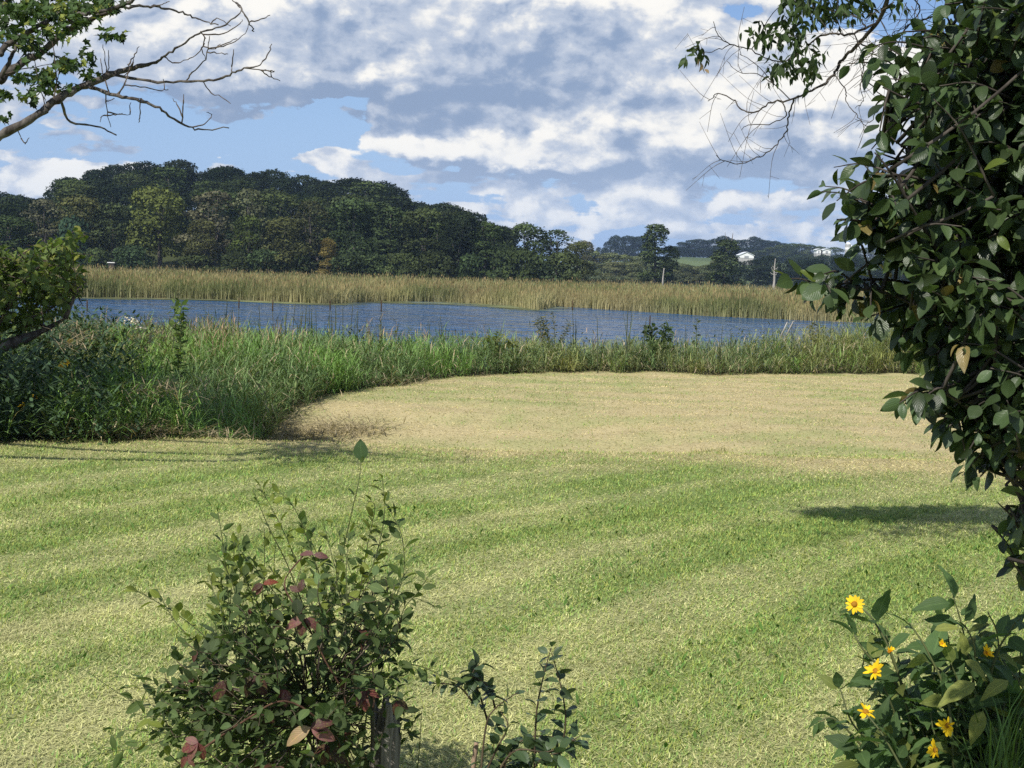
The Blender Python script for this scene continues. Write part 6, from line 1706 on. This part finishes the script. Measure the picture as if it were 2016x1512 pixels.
# ------------------------------------------------------------------ single plants on the bank
def bank_plants():
    rng = np.random.default_rng(97)
    def weed(name, label, cat, px, py0, py1, D, n, size, col, wid=0, protos=SMALL, ms=None, mat=M_LEAF, nst=1, group=None, droop=.3):
        if px > 900: D = float(np.interp(px, BANK_A, BANK_Y)) + (1.0 if 'low spreading' in label or px < 1000 else 1.9)
        base = at(px, py0, D); base[2] = float(lawn_z(np.array([base[0]]), np.array([base[1]]))[0])
        r = thing(name, label, cat, base, group)
        Ts = []; ids = []; cols = []
        for s in range(nst):
            ox = rng.uniform(-wid, wid) if nst > 1 else 0
            top = at(px + ox, py1 + abs(ox) * .6, D + rng.normal(0, .1))
            P = spline([base, base * .5 + top * .5 + [rng.normal(0, .03), 0, .05], top], 5); V, F = tube(P, np.linspace(.008, .003, len(P)), 5)
            link('stem', Acc().add(V, F, (.07, .09, .035)).mesh('stem', M_STEM, base), r)
            new = twig_leaves(P, n, size, rng, droop, 1.1, t0=.3); Ts += new; ids += list(rng.integers(0, len(protos), len(new)))
            for _ in new: cols.append(np.array(col) * rng.uniform(.65, 1.4))
        if Ts: put_leaves(r, base, protos, ms or ME_SMALL, Ts, ids, cols, mat=mat)
        return r, base
    weed('tall_weed', 'tall bright green leafy weed standing above the bank grass before the water at left', 'weed', 352, 720, 592, 17.5, 46, .10, (.10, .15, .045), 12, BUCK, ME_BUCKS, nst=3)
    weed('bank_shrub', 'small dark leafy shrub at the water side of the bank right of centre', 'shrub', 1297, 715, 632, 24.6, 34, .12, (.050, .080, .032), 26, BUCK, ME_BUCKS, nst=6)
    weed('bank_shrub', 'low spreading dull green bush at the foot of the leafy shrub right of centre', 'shrub', 1300, 728, 668, 24.3, 26, .11, (.065, .095, .035), 48, BUCK, ME_BUCKS, nst=7)
    weed('tall_weed', 'narrow upright weed stalk between the leafy shrub and the tawny weed', 'weed', 1372, 715, 628, 24.9, 26, .09, (.060, .078, .035), 0)
    weed('tall_weed', 'tawny bushy weed near the right end of the open water', 'weed', 1605, 715, 632, 25.2, 40, .08, (.13, .125, .05), 20, ASH, ME_ASH, nst=6, mat=M_MAPLE)
    weed('tall_weed', 'greyish bushy weed rising above the grass at the middle of the bank', 'weed', 1085, 715, 612, 24.8, 40, .08, (.125, .125, .065), 44, ASH, ME_ASH, nst=9, mat=M_MAPLE)
    weed('tall_weed', 'yellowish green leafy weed left of the greyish weed at the middle of the bank', 'weed', 985, 725, 655, 24.4, 26, .11, (.12, .14, .04), 30, BUCK, ME_BUCKS, nst=5)
    # white flower heads
    r, b = weed('white_flower_weed', 'weed with a flat white flower head beside the tall green weed at left', 'flowering weed', 262, 720, 640, 17.0, 8, .08, (.07, .10, .04))
    for (px, py, s) in ((258, 630, .045), (266, 636, .04), (272, 645, .03)):
        c = at(px, py, 16.98) - b
        a = Acc()
        for k in range(14):
            q = c + rng.normal(0, 1, 3) * [s, s, s * .3]; V, F = tube([q, q + [0, 0, .012]], [.016, .012], 5); a.add(V, F, (.78, .78, .74))
        link('flower', a.mesh('flower', M_PETAL), r)
    # yellow flowers in the shade at left
    for (px, py, D, lab) in ((138, 672, 15.2, 'yellow flower topmost of those at the left end of the bank'), (121, 720, 14.6, 'yellow flower pair in the dark weeds below the bare bough'),
                             (70, 782, 13.9, 'yellow flower low in the dark weeds near the left edge'), (43, 800, 13.7, 'small dull yellow flower lowest in the dark weeds at left')):
        base = at(px, py + 100, D); base[2] = 0
        r = thing('yellow_flower', lab, 'flower', base)
        c = at(px, py, D)
        V, F = tube(spline([base, (base + c) / 2 + [.03, 0, 0], c], 4), .004, 5); link('stem', Acc().add(V, F, (.06, .09, .03)).mesh('stem', M_STEM, base), r)
        flower(r, base, c, np.array([-.2, -.7, .6]), .085, rng, .1)
        if px == 121: flower(r, base, c + [.06, 0, .03], np.array([.2, -.6, .7]), .075, rng, .2)
    # cattails in the near water and on its edge
    CT = []
    def cattail(px, py1, D, hz, lab, i, grp):
        b = at(px, py1, D); top = b[2]; base = np.array([b[0], b[1], WATER_Z - .3 if D > 31 else float(lawn_z(np.array([b[0]]), np.array([b[1]]))[0])])
        r = thing('cattail', lab, 'cattail', base, grp)
        H = top - base[2]
        ln = rng.normal(0, .04)
        V, F = tube(spline([[0, 0, 0], [ln * H * .4, 0, H * .6], [ln * H, 0, H]], 4), np.linspace(.009, .005, 9), 5); link('stem', Acc().add(V, F, (.05, .06, .03)).mesh('stem', M_STEM), r)
        if i % 5 == 0:
            V, F = tube([[ln * H, 0, H - .02], [ln * H, 0, H], [ln * H, 0, H + .17], [ln * H, 0, H + .19]], [.004, .012, .012, .004], 7); link('seed_head', Acc().add(V, F, (.06, .038, .022)).mesh('seed_head', M_STEM), r)
        m = int(rng.integers(2, 5))
        V, F, T = blades(np.zeros((m, 3)) + rng.normal(0, .03, (m, 3)) * [1, 1, 0], rng.uniform(0, 6.28, m), H * rng.uniform(.75, 1.1, m), rng.uniform(.02, .18, m), rng.uniform(0, .5, m), np.full(m, .024), np.array([.055, .075, .030]) * rng.uniform(.6, 1.3, (m, 1)), 5)
        link('leaves', Acc().add(V, F, T).mesh('leaves', M_GRASS), r)
    spots = [(165, 612), (205, 600), (445, 592), (452, 604), (515, 602), (540, 612), (560, 606), (588, 612), (600, 598), (612, 606), (640, 610), (662, 600), (676, 604), (690, 600), (704, 612), (750, 612), (842, 628), (846, 634), (868, 632), (876, 622), (1132, 610), (1240, 612), (1236, 608), (1180, 625), (1268, 625), (1283, 640), (1350, 640), (1420, 640), (1440, 652), (1560, 640), (470, 606), (575, 596), (625, 612), (655, 612)]
    for i, (px, py) in enumerate(spots):
        near = px < 760
        cattail(px, py, rng.uniform(24, 27) if near else rng.uniform(25, 28), 0, 'thin dark cattail stalk standing against the water behind the left half of the bank' if near else 'thin dark cattail stalk standing against the water behind the middle of the bank', i, 'cattails at left' if near else 'cattails at the middle')
    # two pale sticks in the water
    base = at(1538, 662, 26); base[2] = WATER_Z
    r = thing('stick_pair', 'two pale slanting sticks crossing the water left of the tawny weed', 'stick', base)
    for (p, q) in (((1536, 664), (1550, 634)), ((1548, 660), (1562, 632))):
        V, F = tube([at(*p, 26.0), at(*q, 26.0)], [.012, .008], 5); link('stick', Acc().add(V, F).mesh('stick', M_PALEWOOD, base), r)
bank_plants()
